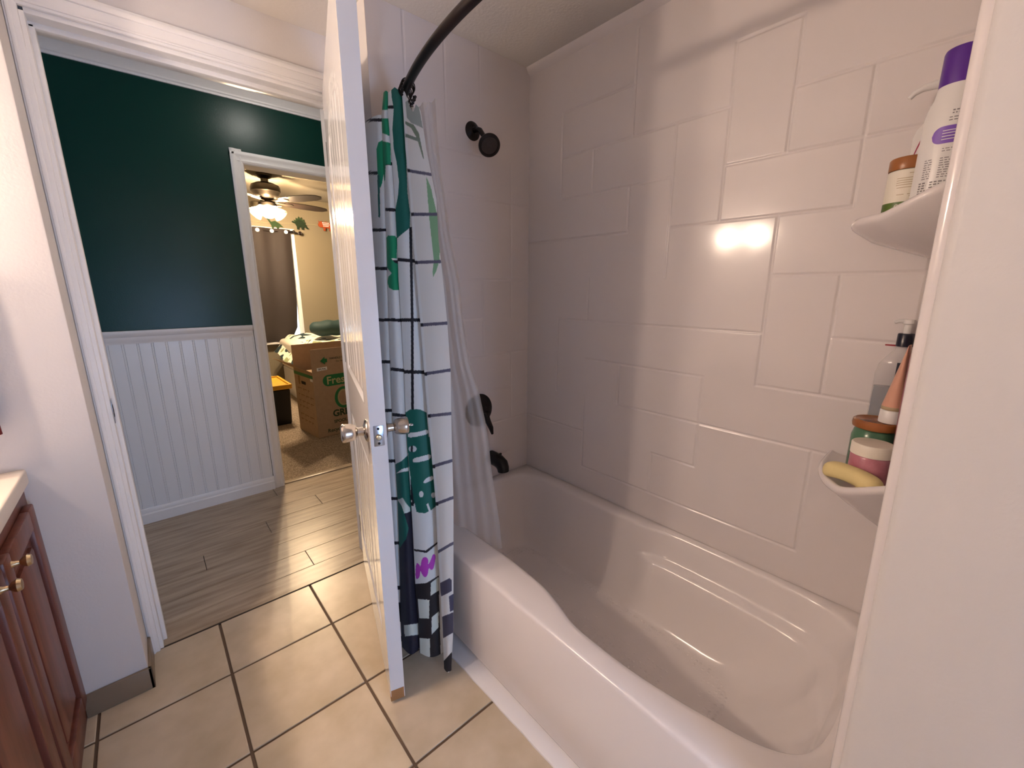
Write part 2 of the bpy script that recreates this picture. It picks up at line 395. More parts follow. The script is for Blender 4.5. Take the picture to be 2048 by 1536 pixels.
struct('baseboard_hall', bm, 'trimpaint', 'white skirting board under the beadboard', 'skirting')
bm = B()
prism(bm, [(0, 0), (-.010, 0), (-.012, .010), (-.018, .014), (-.018, .022), (-.050, .060), (-.056, .062), (-.056, .078), (0, .078)], 4.0, frame((-1.7, YH, 2.362), (0, 1, 0), (0, 0, 1), (1, 0, 0)))
struct('trim_5', bm, 'trimpaint', 'white crown moulding over the green hall wall', 'trim')
# bedroom doorway casing + jamb
bm = B()
prof = [(0, 0), (.060, 0), (.060, .010), (.050, .016), (.040, .016), (.034, .012), (.018, .010), (.010, .013), (0, .009)]   # from inner edge outwards
prism(bm, [(-a, -b) for a, b in prof], 2.105, frame((DX0 + .0, YH, 0), (1, 0, 0), (0, 1, 0), (0, 0, 1)))
prism(bm, [(a, -b) for a, b in prof], 2.105, frame((DX1, YH, 0), (1, 0, 0), (0, 1, 0), (0, 0, 1)))
prism(bm, [(-b, a) for a, b in prof], DX1 - DX0 + .12, frame((DX0 - .06, YH, 2.035), (0, 1, 0), (0, 0, 1), (1, 0, 0)))
struct('trim_6', bm, 'trimpaint', 'white casing around the bedroom doorway', 'trim')
bm = B()
box(bm, (DX0 - .02, YH - .004, .012), (DX0 + .004, YH + .12, 2.045)); box(bm, (DX1 - .004, YH - .004, .012), (DX1 + .02, YH + .12, 2.045)); box(bm, (DX0, YH - .004, 2.03), (DX1, YH + .12, 2.05)); box(bm, (DX0 + .003, YH + .06, .03), (DX0 + .014, YH + .10, 2.03), .002)
struct('trim_7', bm, 'trimpaint', 'white jamb of the bedroom doorway', 'trim')
for z, w_ in ((1.76, 'upper hinge leaf on the bedroom door jamb near the fan'), (1.08, 'middle hinge leaf on the bedroom door jamb'), (.36, 'lower hinge leaf on the bedroom door jamb near the carpet')):
    bm = B(); box(bm, (DX0 + .003, YH + .012, z - .044), (DX0 + .0062, YH + .040, z + .044), .0012); box(bm, (DX0 + .003, YH + .036, z - .044), (DX0 + .012, YH + .044, z + .044), .003)
    obj('hinge_leaf', bm, 'hinge', label=w_, cat='hinge', group='hinges on the bedroom jamb')
bm = B(); box(bm, (DX0 + .004, YH + .004, -.004), (DX1 - .004, YH + .055, .008), .004)
struct('trim_8', bm, 'wood', 'wood threshold strip between planks and carpet', 'trim')
sbox('ceiling_hall', (-1.7, 1.98, 2.44), (2.3, YH + .115, 2.5), 'ceil', 'hall ceiling', 'ceiling')
bm = B(); box(bm, (-1.7, 1.86, 0), (-1.0, 1.98, 2.44)); box(bm, (1.62, 1.86, 0), (2.3, 1.98, 2.44)); box(bm, (-1.0, 1.96, ZC), (1.62, 1.985, 2.44)); 
struct('wall_hall_near', bm, 'paint', 'hall wall on the bathroom side', 'wall')
sbox('wall_hall_right', (2.2, 1.98, 0), (2.3, YH, 2.44), 'paint', 'far right end wall of the hall', 'wall')
bm = B(); box(bm, (-1.7, 1.98, 0), (-1.62, YH, .5)); box(bm, (-1.7, 1.98, 2.0), (-1.62, YH, 2.44)); box(bm, (-1.7, 1.98, .5), (-1.62, 2.1, 2.0)); box(bm, (-1.7, 2.92, .5), (-1.62, YH, 2.0))
struct('wall_hall_left', bm, 'paint', 'far left end wall of the hall with an added window opening', 'wall')
w = thing('window_2_added', (-1.66, 2.51, .5), 'added unseen hall window giving cool fill light', 'window', kind='structure')  # unseen window, added to send cool light along the hall
bm = B()
for a, b in (((-1.68, 2.1, .5), (-1.61, 2.14, 2.0)), ((-1.68, 2.88, .5), (-1.61, 2.92, 2.0)), ((-1.68, 2.14, .5), (-1.61, 2.88, .54)), ((-1.68, 2.14, 1.96), (-1.61, 2.88, 2.0))): box(bm, a, b, .003)
obj('window_frame', bm, 'trimpaint', w); boxobj('window_pane', (-1.67, 2.14, .54), (-1.66, 2.88, 1.96), 'hallfill', w)
t = thing('ceiling_light', (.70, 2.50, 2.40), 'round white hall ceiling light above the wood floor', 'ceiling light')
bm = B(); lathe(bm, [(0, .04), (.09, .04), (.09, .025), (.075, .015), (.0, .015)], Matrix.Translation((.70, 2.5, 2.40))); obj('base', bm, 'trimpaint', t)
bm = B(); lathe(bm, [(.075, .014), (.085, 0), (.075, -.03), (.04, -.05), (0, -.055)], Matrix.Translation((.70, 2.5, 2.40))); obj('globe', bm, 'hallglobe', t)

# ------------------------------------------------------------------ bathroom door (opens inwards, leaf stands beside the curtain)
HNG = Vector((.648, 1.845, 0)); DD = Vector((-.2195, -.763, 0)).normalized(); DN = Vector((-DD.y, DD.x, 0)) * 1
DWID, DTH, DZ0, DZ1 = .794, .044, .012, 2.045
def dpt(u, w, z): return HNG + DD * u + DN * w + Vector((0, 0, z))
DF = frame(HNG, DD, DN, (0, 0, 1))
def sd_panel(u, z, a, b, c, d, arch):
    e = np.minimum(np.minimum(u - a, b - u), z - c)
    if arch:
        m = (a + b) / 2; hw = (b - a) / 2
        top = d - .11 * ((u - m) / hw) ** 2 * 1.0
        return np.minimum(e, (top - z) * .93)
    return np.minimum(e, d - z)
def door_depth(u, z):
    dep = np.zeros_like(u)
    for (c, d, arch) in ((.992, 1.925, True), (.20, .80, False)):
        s = sd_panel(u, z, .110, .684, c, d, arch)
        pr = np.interp(s, [0, .003, .012, .016, .026, .034], [0, .003, .0075, .0075, .0035, .003])
        fl = np.where(s > .034, np.maximum(0, .0022 - np.abs(((u - .1075) / .096) % 1 - .5) * .096 * .55), 0)
        # narrow vertical plank grooves on the flat field
        dep = np.maximum(dep, pr + fl)
    return dep
uu = np.unique(np.concatenate([np.linspace(0, DWID, 20), np.arange(.113, .153, .0025), np.arange(.646, .688, .0025)] + [.1075 + .096 * (k + .5) + np.array([-.005, -.0025, 0, .0025, .005]) for k in range(0, 6)]))
zz = np.unique(np.concatenate([np.linspace(DZ0, DZ1, 40), np.arange(.198, .24, .003), np.arange(.762, .803, .003), np.arange(.988, 1.03, .003), np.arange(1.77, 1.93, .004)]))
U, Z = np.meshgrid(uu, zz)
dep = door_depth(U, Z)
door = thing('door_1', tuple(HNG), 'white glossy plank panel door standing open beside the shower curtain', 'door', kind='structure')
bm = B()
sheets = []
for side in (0, 1):
    W = dep if side == 0 else DTH - dep
    P = np.stack([HNG.x + DD.x * U + DN.x * W, HNG.y + DD.y * U + DN.y * W, Z], -1)
    sheets.append(grid_np(bm, P))
a, b = sheets; R, Cn = len(a), len(a[0])
for i in range(R - 1):
    bm.faces.new((a[i][0], a[i + 1][0], b[i + 1][0], b[i][0])); bm.faces.new((a[i][-1], b[i][-1], b[i + 1][-1], a[i + 1][-1]))
for j in range(Cn - 1):
    bm.faces.new((a[0][j], b[0][j], b[0][j + 1], a[0][j + 1])); bm.faces.new((a[-1][j], a[-1][j + 1], b[-1][j + 1], b[-1][j]))
leaf = obj('door_leaf', bm, 'doorpaint', door, ang=30)
bm = B(); box(bm, (DWID - .002, .0015, DZ0 - .0005), (DWID + .0008, DTH - .002, .052), .0004, T=DF); box(bm, (DWID - .014, -.0008, DZ0 - .0005), (DWID + .0006, .002, .030), .0004, T=DF)
obj('worn_corner', bm, 'rawwood', leaf, label='bare orange wood at the chipped door corner')
KU, KZ = DWID - .062, .920
for side, dirn in ((0, -1), (1, 1)):
    o_ = dpt(KU, 0 if side == 0 else DTH, KZ); T = axis_frame(o_, DN * dirn)
    bm = B(); lathe(bm, [(0, 0), (.033, 0), (.033, .003), (.030, .007), (.018, .011), (.0135, .012), (.0125, .020), (.0125, .030)], T, 40); ro = obj('rosette', bm, 'nickel', door, label='satin nickel rosette')
    bm = B(); lathe(bm, [(.0125, .028), (.0175, .031), (.022, .036), (.0245, .044), (.0265, .058), (.027, .066), (.025, .0705), (.018, .0725), (0, .0725)], T, 40)
    kn = obj('knob', bm, 'nickel', door, label='satin nickel door knob')
    if side == 1:
        bm = B(); lathe(bm, [(.004, .072), (.004, .080), (0, .081)], T, 12); box(bm, (-.008, -.0018, .078), (.008, .0018, .087), .001, T=T); obj('turn_button', bm, 'nickel', kn)
bm = B(); box(bm, (DWID - .001, .0085, KZ - .030), (DWID + .0012, DTH - .0075, KZ + .030), .0012, T=DF)
lp = obj('latch_plate', bm, 'steel', door, label='steel latch plate')
bm = B()
lathe(bm, [(.0078, 0), (.0078, .006), (.006, .0085), (0, .009)], axis_frame(dpt(DWID + .001, DTH / 2, KZ - .003), DD), 20); obj('latch_bolt', bm, 'brass', lp)
for dz in (.021, -.022):
    bm = B(); lathe(bm, [(.0035, 0), (.0035, .0008), (0, .0012)], axis_frame(dpt(DWID + .0012, DTH / 2, KZ + dz), DD), 14); obj('screw', bm, 'hole', lp)
for z in (.22, 1.05, 1.84):
    bm = B(); lathe(bm, [(0, -.044), (.006, -.044), (.006, .044), (0, .044)], Matrix.Translation(dpt(-.004, .004, z)), 12); obj('hinge', bm, 'hinge', door)

# ------------------------------------------------------------------ grooved shower surround
def cat_lines(grid, lo, hi):
    v = [lo, hi] + list(np.linspace(lo, hi, 12))
    for g in grid:
        for d in (-.013, -.0075, -.006, -.0028, 0, .0028, .006, .0075, .013):
            if lo < g + d < hi: v.append(g + d)
    return np.unique(np.round(np.array(v), 5))
def groove_field(U, V, segs_u, segs_v):
    dep = np.zeros_like(U)
    f = lambda d: np.interp(d, [0, .0028, .006], [.0036, .0024, 0])
    for (u, v0, v1) in segs_u: dep = np.maximum(dep, np.where((V >= v0 - .004) & (V <= v1 + .004), f(np.abs(U - u)), 0))
    for (v, u0, u1) in segs_v: dep = np.maximum(dep, np.where((U >= u0 - .004) & (U <= u1 + .004), f(np.abs(V - v)), 0))
    return dep
gy_ = [.12, .29, .4625, .632, .804, .975, 1.15, 1.318]
gz_ = [.516, .686, .851, 1.021, 1.186, 1.360, 1.5305, 1.695, 1.860, 2.031, 2.20]
c = lambda i: gy_[i]; r_ = lambda i: gz_[i]
SU = [(c(7), r_(7), r_(9)), (c(7), r_(2), r_(4)), (c(6), r_(7), r_(8)), (c(6), r_(0), r_(2)), (c(6), r_(4), r_(5)), (c(5), r_(8), r_(9)), (c(5), r_(6), r_(7)), (c(5), r_(2), r_(3)), (c(4), r_(5), r_(8)), (c(4), r_(0), r_(1)),
      (c(3), r_(6), r_(9)), (c(3), r_(1), r_(3)), (c(2), r_(7), r_(9)), (c(2), r_(3), r_(6)), (c(1), r_(6), r_(8)), (c(1), r_(3), r_(5)), (c(1), r_(0), r_(2)), (c(0), r_(2), r_(7)), (c(5), r_(9), r_(10)), (c(1), r_(9), r_(10))]
SV = [(r_(9), c(2), c(3)), (r_(8), c(3), c(7)), (r_(8), .0, c(2)), (r_(7), c(4), c(7)), (r_(7), .0, c(3)), (r_(6), c(1), c(4)), (r_(6), c(5), YE), (r_(5), .0, c(2)), (r_(4), c(2), c(7)), (r_(4), .0, c(1)),
      (r_(3), c(3), c(6)), (r_(3), .0, c(2)), (r_(2), .0, c(5)), (r_(1), c(3), c(4)), (r_(1), c(6), YE), (r_(0), c(1), c(6)), (r_(9), c(5), c(7))]
ys = cat_lines(gy_, -.0, YE); zs = cat_lines(gz_, .395, ZC)
V_, Z_ = np.meshgrid(ys, zs)
dp = groove_field(V_, Z_, SU, SV)
bm = B(); grid_np(bm, np.stack([XW + dp, V_, Z_], -1))
struct('wall_tile_long', bm, 'surround', 'glossy pinkish white grooved tile wall along the tub', 'wall', ang=60)
gx_ = [.83, .9965, 1.163, 1.33]
SU2 = [(gx_[0], 2.08, ZC), (gx_[1], r_(8) + .02, ZC), (gx_[2], 2.05, ZC), (gx_[1], r_(5), r_(7)), (gx_[2], r_(3), r_(5)), (gx_[0], r_(3), r_(6)), (gx_[3], r_(4), r_(8)), (gx_[2], r_(0), r_(2)), (gx_[3], r_(1), r_(3))]
SV2 = [(r_(8), .70, gx_[2]), (r_(7), gx_[1], XW), (r_(6), .70, gx_[2]), (r_(5), gx_[1], XW), (r_(4), .70, gx_[2]), (r_(3), gx_[1], XW), (r_(2), .70, gx_[3]), (r_(1), gx_[1], XW), (r_(0), .70, gx_[3])]
xs_ = cat_lines(gx_, .695, XW); V_, Z_ = np.meshgrid(xs_, zs)
dp = groove_field(V_, Z_, SU2, SV2) * .55
bm = B(); grid_np(bm, np.stack([V_, YE + dp, Z_], -1)); box(bm, (.695, YE + .001, .395), (.702, YE + .006, ZC))
struct('wall_tile_end', bm, 'surround', 'glossy grooved tile wall behind the shower head', 'wall', ang=60)
# cove between long wall and ceiling
bm = B(); prism(bm, [(0, 0), (-.022, 0), (-.018, -.010), (-.008, -.022), (0, -.03)], YE, frame((XW, 0, ZC), (1, 0, 0), (0, 0, 1), (0, 1, 0)))
struct('trim_9', bm, 'surround', 'pale cove at the top of the long tile wall', 'trim')

# ------------------------------------------------------------------ bathtub
CT = [((.845, 1.30), (.92, 1.28)), ((.848, 1.0), (.92, 1.0)), ((.843, .87), (.915, .87)), ((.836, .79), (.91, .80)), ((.815, .71), (.905, .74)), ((.793, .64), (.90, .68)), ((.786, .55), (.90, .62)), ((.787, .45), (.90, .55)),
      ((.795, .37), (.91, .48)), ((.812, .27), (.93, .42)), ((.837, .17), (.96, .38)), ((.878, .112), (1.0, .355)), ((.95, .086), (1.05, .345)), ((1.1, .08), (1.12, .34)), ((1.25, .085), (1.18, .345)), ((1.34, .11), (1.23, .36)),
      ((1.388, .18), (1.262, .40)), ((1.403, .27), (1.282, .45)), ((1.408, .40), (1.288, .52)), ((1.408, .55), (1.293, .60)), ((1.404, .66), (1.298, .67)), ((1.394, .72), (1.30, .72)), ((1.376, .78), (1.30, .78)),
      ((1.373, .95), (1.30, .95)), ((1.373, 1.2), (1.30, 1.2)), ((1.368, 1.36), (1.295, 1.31)), ((1.335, 1.43), (1.27, 1.36)), ((1.25, 1.468), (1.2, 1.385)), ((1.1, 1.474), (1.1, 1.39)), ((.96, 1.463), (1.0, 1.385)), ((.878, 1.42), (.95, 1.36)), ((.85, 1.36), (.925, 1.32))]
def crom(pts, per):
    n = len(pts); out = []
    P = [np.array(p, float) for p in pts]
    for i in range(n):
        p0, p1, p2, p3 = P[i - 1], P[i], P[(i + 1) % n], P[(i + 2) % n]
        # centripetal-ish: clamp tangents by neighbour distance
        d1 = np.linalg.norm(p2 - p1); m1 = (p2 - p0) / (np.linalg.norm(p2 - p1) + np.linalg.norm(p1 - p0)) * d1; m2 = (p3 - p1) / (np.linalg.norm(p3 - p2) + d1) * d1
        for k in range(per):
            t = k / per; out.append((2 * t ** 3 - 3 * t ** 2 + 1) * p1 + (t ** 3 - 2 * t ** 2 + t) * m1 + (-2 * t ** 3 + 3 * t ** 2) * p2 + (t ** 3 - t ** 2) * m2)
    return np.array(out)
Tc = crom([a for a, b in CT], 8); Bc = crom([b for a, b in CT], 8)
N = len(Tc); ctr = np.array([1.1, .80])
def outward(C_):
    t = np.roll(C_, -1, 0) - np.roll(C_, 1, 0); n = np.stack([t[:, 1], -t[:, 0]], -1); return n / np.linalg.norm(n, axis=1)[:, None]
On = outward(Tc)
def rect_ring(x0, x1, y0, y1):
    out = []
    for p in Tc:
        d = p - ctr; s = 1e9
        for ax, lo, hi in ((0, x0, x1), (1, y0, y1)):
            if d[ax] > 1e-9: s = min(s, (hi - ctr[ax]) / d[ax])
            if d[ax] < -1e-9: s = min(s, (lo - ctr[ax]) / d[ax])
        out.append(ctr + d * s)
    out = np.array(out)
    for cx in (x0, x1):
        for cy in (y0, y1):
            k = np.argmin(np.linalg.norm(out - np.array([cx, cy]), axis=1)); out[k] = (cx, cy)
    return out
tx0, tx1, ty0, ty1 = XA, XW - .001, .053, YE - .001
led = np.zeros(N)
for i, p in enumerate(Tc):
    if p[0] > 1.05:
        a_ = np.clip((.80 - p[1]) / .08, 0, 1)
        b_ = np.clip((p[0] - 1.08) / .14, 0, 1) if p[1] < .2 else 1.
        led[i] = a_ * b_
rings = []
def addring(xy, z): rings.append(np.concatenate([xy, (np.zeros(N) + z)[:, None]], 1))
R0 = rect_ring(tx0, tx1, ty0, ty1)
inset = lambda q: rect_ring(tx0 + q, tx1 - q * .2, ty0 + q * .2, ty1 - q * .2)
toe = np.where((R0[:, :1] < tx0 + .002), 1, 0)
addring(R0 + toe * np.array([[.020, 0]]), .001); addring(R0 + toe * np.array([[.018, 0]]), .036); addring(R0 + toe * np.array([[.003, 0]]), .046); addring(R0, .054); addring(R0, .20); addring(R0, .392); addring(inset(.0012), .3975); addring(inset(.0045), .4015); addring(inset(.010), .4035); addring(inset(.018), .4048)
addring(Tc + On * np.minimum(.022, np.linalg.norm(inset(.018) - Tc, axis=1) * .6)[:, None], .4065)
addring(Tc + On * .010 * np.minimum(1, np.linalg.norm(inset(.018) - Tc, axis=1) / .02)[:, None], .4045)
addring(Tc + On * .003, .3985); addring(Tc, .389)
D_ = Bc - Tc
def side(s, z, sh=0.):
    xy = Tc + D_ * s - On * (led * sh)[:, None]; addring(xy, z)
side(.03, .36); side(.07, .325); side(.09, .306)
side(.10, .296, .004); side(.11, .288, .020); side(.12, .282, .030); side(.135, .272, .034); side(.19, .235, .033)
side(.30, .19, .028); side(.44, .15, .02); side(.60, .115, .012); side(.76, .088, .006); side(.90, .070, .0); side(1.0, .0625); 
rings_b = len(rings)
addring(Bc + (np.array([1.1, .86]) - Bc) * .12, .0600)
bm = B()
VR = [[bm.verts.new(p) for p in rg] for rg in rings]
for ri, (a, b) in enumerate(zip(VR, VR[1:])):
    for k in range(N):
        f = bm.faces.new((a[k], a[(k + 1) % N], b[(k + 1) % N], b[k])); f.material_index = 1 if ri >= rings_b - 1 else 0
# floor of the basin: bands towards a centre spine
prev = VR[-1]; last = rings[-1][:, :2]
for q in (.35, .65, .9):
    spine = np.stack([np.full(N, 1.10), np.clip(last[:, 1], .55, 1.18)], -1)
    xy = last + (spine - last) * q
    cur = [bm.verts.new((p[0], p[1], .0600 - .004 * q)) for p in xy]
    for k in range(N): bm.faces.new((prev[k], prev[(k + 1) % N], cur[(k + 1) % N], cur[k])).material_index = 1
    prev = cur
bm.faces.new(prev).material_index = 1
tub = obj('bathtub', bm, ['tub', 'dimple'], ang=50, label='white alcove bathtub with a moulded armrest ledge under the tile walls', cat='bathtub')
bm = B(); rows = []
for k in range(31):
    y = 1.51 - 1.46 * k / 30; xo = .664 + (1.51 - y) * .026 + .0012 * math.sin(k * 2.1)
    rows.append([bm.verts.new(p) for p in ((xo, y, .0005), (xo + .001, y, .006), (xo + .006, y, .010), (XA + .010, y, .013), (XA + .018, y, .017), (XA + .024, y, .019), (XA + .024, y, .0005))])
for p, q in zip(rows, rows[1:]):
    for k in range(7): bm.faces.new((p[k], p[(k + 1) % 7], q[(k + 1) % 7], q[k]))
bm.faces.new(rows[0][::-1]); bm.faces.new(rows[-1])
struct('trim_10', bm, 'caulk', 'white caulked strip along the foot of the tub', 'trim')

sbox('trim_tub_end', (XA + .052, .0, 0), (XW - .001, .0525, .4035), 'surround', 'pale filler ledge at the near end of the tub', 'trim')
# ------------------------------------------------------------------ corner shelves
def shelf(z, a, b, za, label):
    bm = B(); n = 40; x0, y0 = XW - .002, .002; ring = []
    for k in range(n + 1):
        t = PI / 2 * k / n; e = 2 / 3.
        ring.append((x0 - a * math.sin(t) ** e, y0 + b * math.cos(t) ** e, t))
    def rise(t): return .075 * max(0, (math.degrees(t) - 52) / 38) ** 1.3
    loops = []
    C0 = Vector((x0, y0, 0))
    def loop(s, dz, rs=1.):
        return [bm.verts.new((x0 + (p[0] - x0) * s, y0 + (p[1] - y0) * s, z + dz + rise(p[2]) * rs)) for p in ring]
    prof = [(.02, -.008, 0), (.82, -.008, 0), (.89, -.007, .15), (.945, -.003, .7), (.968, 0, 1), (.985, -.001, 1), (1., -.007, 1), (1., -.013, 1), (.988, -.019, .97), (.95, -.027, .9), (.85, -.040 - (z - za) * .05, .75)]
    if z > 1.2: prof = [(q[0], q[1] * (.4 if q[1] > -.009 and q[0] < .95 else 1), q[2]) for q in prof]
    loops = [loop(*p) for p in prof]
    for s in (.6, .4, .2, .05):
        loops.append([bm.verts.new((x0 + (p[0] - x0) * s, y0 + (p[1] - y0) * s, za + (z - .042 - (z - za) * .05 - za) * (s / .85) ** .95 + rise(p[2]) * .4 * s)) for p in ring])
    for A_, B_ in zip(loops, loops[1:]):
        for k in range(n): bm.faces.new((A_[k], A_[k + 1], B_[k + 1], B_[k]))
    return obj('corner_shelf', bm, 'surround', ang=60, label=label, cat='shelf', group='moulded corner shelves')
SHU, SHL = 1.478, .868
shelf(SHU, .268, .268, 1.345, 'upper pinkish white corner shelf with the tall purple capped bottle')
shelf(SHL, .315, .245, .62, 'lower pinkish white corner shelf with soap and jars')
zu, zl = SHU - .0035, SHL - .0075
def TR(x, y, z): return Matrix.Translation((x, y, z))
def arc_patch(bm, cx, cy, r, a0, a1, z0, z1, mi=0, n=8, rx=None):
    vs = []
    for k in range(n + 1):
        a = a0 + (a1 - a0) * k / n; rr = (rx if rx else r)
        vs.append((bm.verts.new((cx + rr * math.cos(a), cy + r * math.sin(a), z0)), bm.verts.new((cx + rr * math.cos(a), cy + r * math.sin(a), z1))))
    for p, q in zip(vs, vs[1:]): bm.faces.new((p[0], q[0], q[1], p[1])).material_index = mi
# tall white bottle with the purple cap
bx, by = 1.258, .1165; r = .0418; kz = 1.06
t = thing('shampoo_bottle', (bx, by, zu), 'tall white bottle with a wide purple cap on the upper shelf', 'bottle')
bm = B(); lathe(bm, [(0, 0), (r - .006, 0), (r - .001, .004), (r, .012), (r, .165), (r - .003, .182), (r - .009, .198), (.0305, .214), (.0295, .222), (0, .222)], TR(bx, by, zu) @ Matrix.Diagonal((1, 1, kz, 1)), 40); body = obj('bottle_body', bm, 'whiteplastic', t)
bm = B(); lathe(bm, [(.0305, .216), (.0305, .272), (.029, .276), (0, .276)], TR(bx, by, zu) @ Matrix.Diagonal((1, 1, kz, 1)), 40); obj('cap', bm, 'purple', t, label='purple cap')
A0 = math.atan2(-by, -bx)         # direction facing the photographer
bm = B()
rp = r + .0004
na = 26; zc_ = zu + .128 * kz; hh = .0155
for k in range(na):                # rounded purple pill, its round end to the left
    a_l = A0 - .62; a_r = A0 + .75
    f0 = a_l + (a_r - a_l) * k / na; f1 = a_l + (a_r - a_l) * (k + 1) / na
    def half(a):
        d = (a - a_l) * r
        return hh if d > hh else math.sqrt(max(1e-9, hh * hh - (hh - d) ** 2))
    q = [bm.verts.new((bx + rp * math.cos(f), by + rp * math.sin(f), zc_ + s * half(f))) for f, s in ((f0, -1), (f1, -1), (f1, 1), (f0, 1))]
    bm.faces.new(q)
obj('printed_band', bm, 'lilac', body, label='purple printed pill with white lines', flip=True)
bm = B()
for z0, da in ((.1195, .5), (.1245, .52), (.1295, .45), (.134, .5)): arc_patch(bm, bx, by, r + .0009, A0 - .25, A0 - .25 + da * 1.4, zu + z0 * kz, zu + z0 * kz + .0014)
obj('white_lettering', bm, 'whiteplastic', body)
bm = B(); random.seed(3)
def words(z, h, a, a_end):
    while a < a_end:
        wd = random.uniform(.05, .16); arc_patch(bm, bx, by, r + .0005, a, min(a + wd, a_end), zu + z * kz, zu + z * kz + h, n=3); a += wd + .045
for z in (.166, .1615): words(z, .0022, A0 - .05, A0 + .62)
for z in (.155, .1505): words(z, .0016, A0 - .12, A0 + .6)
obj('printed_heading', bm, 'greyink', body); bm = B()
for z in (.104, .100): words(z, .0014, A0 - .15, A0 + .6)
for k in range(9): words(.088 - k * .0040, .0015, A0 - .72, A0 - .42); words(.088 - k * .0040, .0015, A0 - .16, A0 + .6)
for k in range(9): words(.048 - k * .0044, .0026, A0 - .80, A0 - .48); words(.048 - k * .0044, .0024, A0 - .36, A0 + .55)
obj('printed_lettering', bm, 'greyink', body)
# cream jar with the amber lid
jx, jy = 1.307, .1735; r = .0345
t = thing('cosmetic_jar', (jx, jy, zu), 'small cream jar with an amber lid and a green band on the upper shelf', 'jar')
bm = B(); lathe(bm, [(0, 0), (r - .004, 0), (r, .004), (r, .094), (r - .002, .096), (0, .096)], TR(jx, jy, zu), 36); jb = obj('jar_body', bm, 'label', t)
bm = B(); lathe(bm, [(r, .0965), (r + .0005, .098), (r + .0005, .119), (r - .002, .122), (0, .122)], TR(jx, jy, zu), 36); obj('lid', bm, 'amber', t, label='amber lid')
bm = B(); lathe(bm, [(r + .0004, .012), (r + .0004, .030)], TR(jx, jy, zu), 36); obj('printed_band', bm, 'olive', jb, label='green band')
A1 = math.atan2(-jy, -jx)
bm = B(); torus(bm, axis_frame((jx + (r + .0008) * math.cos(A1 - .3), jy + (r + .0008) * math.sin(A1 - .3), zu + .021), (math.cos(A1 - .3), math.sin(A1 - .3), 0)), .0032, .0008, 14, 6)
for z, l in ((.0215, .45), (.0185, .5), (.0155, .4)): arc_patch(bm, jx, jy, r + .0008, A1 - .1, A1 - .1 + l, zu + z, zu + z + .0012, n=4)
obj('white_mark', bm, 'label', jb, label='white round mark and lines')
bm = B()
for z, a, l in ((.086, .05, .5), (.077, -.5, 1.1), (.0725, -.5, 1.0), (.068, -.5, 1.1), (.0635, -.5, .9), (.058, -.45, 1.0), (.044, -.4, .35), (.044, .1, .4), (.040, .2, .3)): arc_patch(bm, jx, jy, r + .0005, A1 + a, A1 + a + l, zu + z, zu + z + .0012, n=6)
obj('printed_lettering', bm, 'tan', jb)
# white pump bottle behind
px_, py_ = 1.390, .1545; r = .034
t = thing('pump_bottle', (px_, py_, zu), 'white pump bottle with a crimson stripe behind the purple capped bottle', 'bottle')
bm = B(); lathe(bm, [(0, 0), (r - .004, 0), (r, .004), (r, .180), (r - .004, .196), (.018, .212), (.014, .216), (.014, .222), (0, .222)], TR(px_, py_, zu), 36); pb = obj('bottle_body', bm, 'whiteplastic', t)
bm = B(); lathe(bm, [(.0155, .222), (.0155, .240), (.007, .242), (.007, .276), (0, .276)], TR(px_, py_, zu), 24)
tube(bm, [(px_, py_ - .008, zu + .281), (px_ - .004, py_ + .012, zu + .283), (px_ - .008, py_ + .032, zu + .280), (px_ - .011, py_ + .045, zu + .273), (px_ - .012, py_ + .052, zu + .264)], [.010, .009, .007, .0055, .0045], 14)
obj('pump_head', bm, 'whiteplastic', t)
A2 = math.atan2(-py_, -px_)
bm = B()
for k in range(12):
    a = A2 - .95 + k * .05; z = zu + .130 + k * .0045
    q = [bm.verts.new((px_ + (r + .0005) * math.cos(f), py_ + (r + .0005) * math.sin(f), zz_)) for f, zz_ in ((a, z), (a + .05, z + .0045), (a + .05, z + .0135), (a, z + .009))]; bm.faces.new(q)
obj('printed_stripe', bm, 'crimson', pb, label='crimson stripe')
bm = B(); arc_patch(bm, px_, py_, r + .0006, A2 - .9, A2 - .45, zu + .112, zu + .124); obj('printed_mark', bm, 'greyink', pb)
# dusty rose bottle, only its edge shows
t = thing('rose_bottle', (1.385, .105, zu), 'dusty rose bottle mostly hidden behind the near wall on the upper shelf', 'bottle')
bm = B(); lathe(bm, [(0, 0), (.020, 0), (.022, .004), (.022, .30), (.018, .32), (0, .32)], TR(1.385, .078, zu), 28); obj('bottle_body', bm, 'dusty', t)
bm = B(); lathe(bm, [(.016, .321), (.016, .36), (.014, .363), (0, .363)], TR(1.385, .078, zu), 28); obj('cap', bm, 'dusty', t)

# lower shelf: soap, jars, bottles
bm = B(); n, m_ = 28, 20
s0, s1 = Vector((1.232, .214, zl + .0)), Vector((1.170, .098, zl + .0)); sd = (s1 - s0); sp = Vector((-sd.y, sd.x, 0)).normalized()
rows = []
for i in range(n + 1):
    t_ = i / n; s = 2 * t_ - 1
    w_ = .022 * (1 - abs(s) ** 6) ** .5 + .0005; h_ = (.022 - .004 * (1 - s * s)) * (1 - abs(s) ** 8) ** .5 + .0005
    cpt = s0 + sd * t_ + Vector((0, 0, .0225 + .011 * (1 - s * s)))
    rows.append([bm.verts.new(cpt + sp * (w_ * math.copysign(abs(math.cos(2 * PI * k / m_)) ** .75, math.cos(2 * PI * k / m_))) + Vector((0, 0, h_ * math.copysign(abs(math.sin(2 * PI * k / m_)) ** .75, math.sin(2 * PI * k / m_))))) for k in range(m_)])
for a, b in zip(rows, rows[1:]):
    for k in range(m_): bm.faces.new((a[k], a[(k + 1) % m_], b[(k + 1) % m_], b[k]))
bm.faces.new(rows[0][::-1]); bm.faces.new(rows[-1])
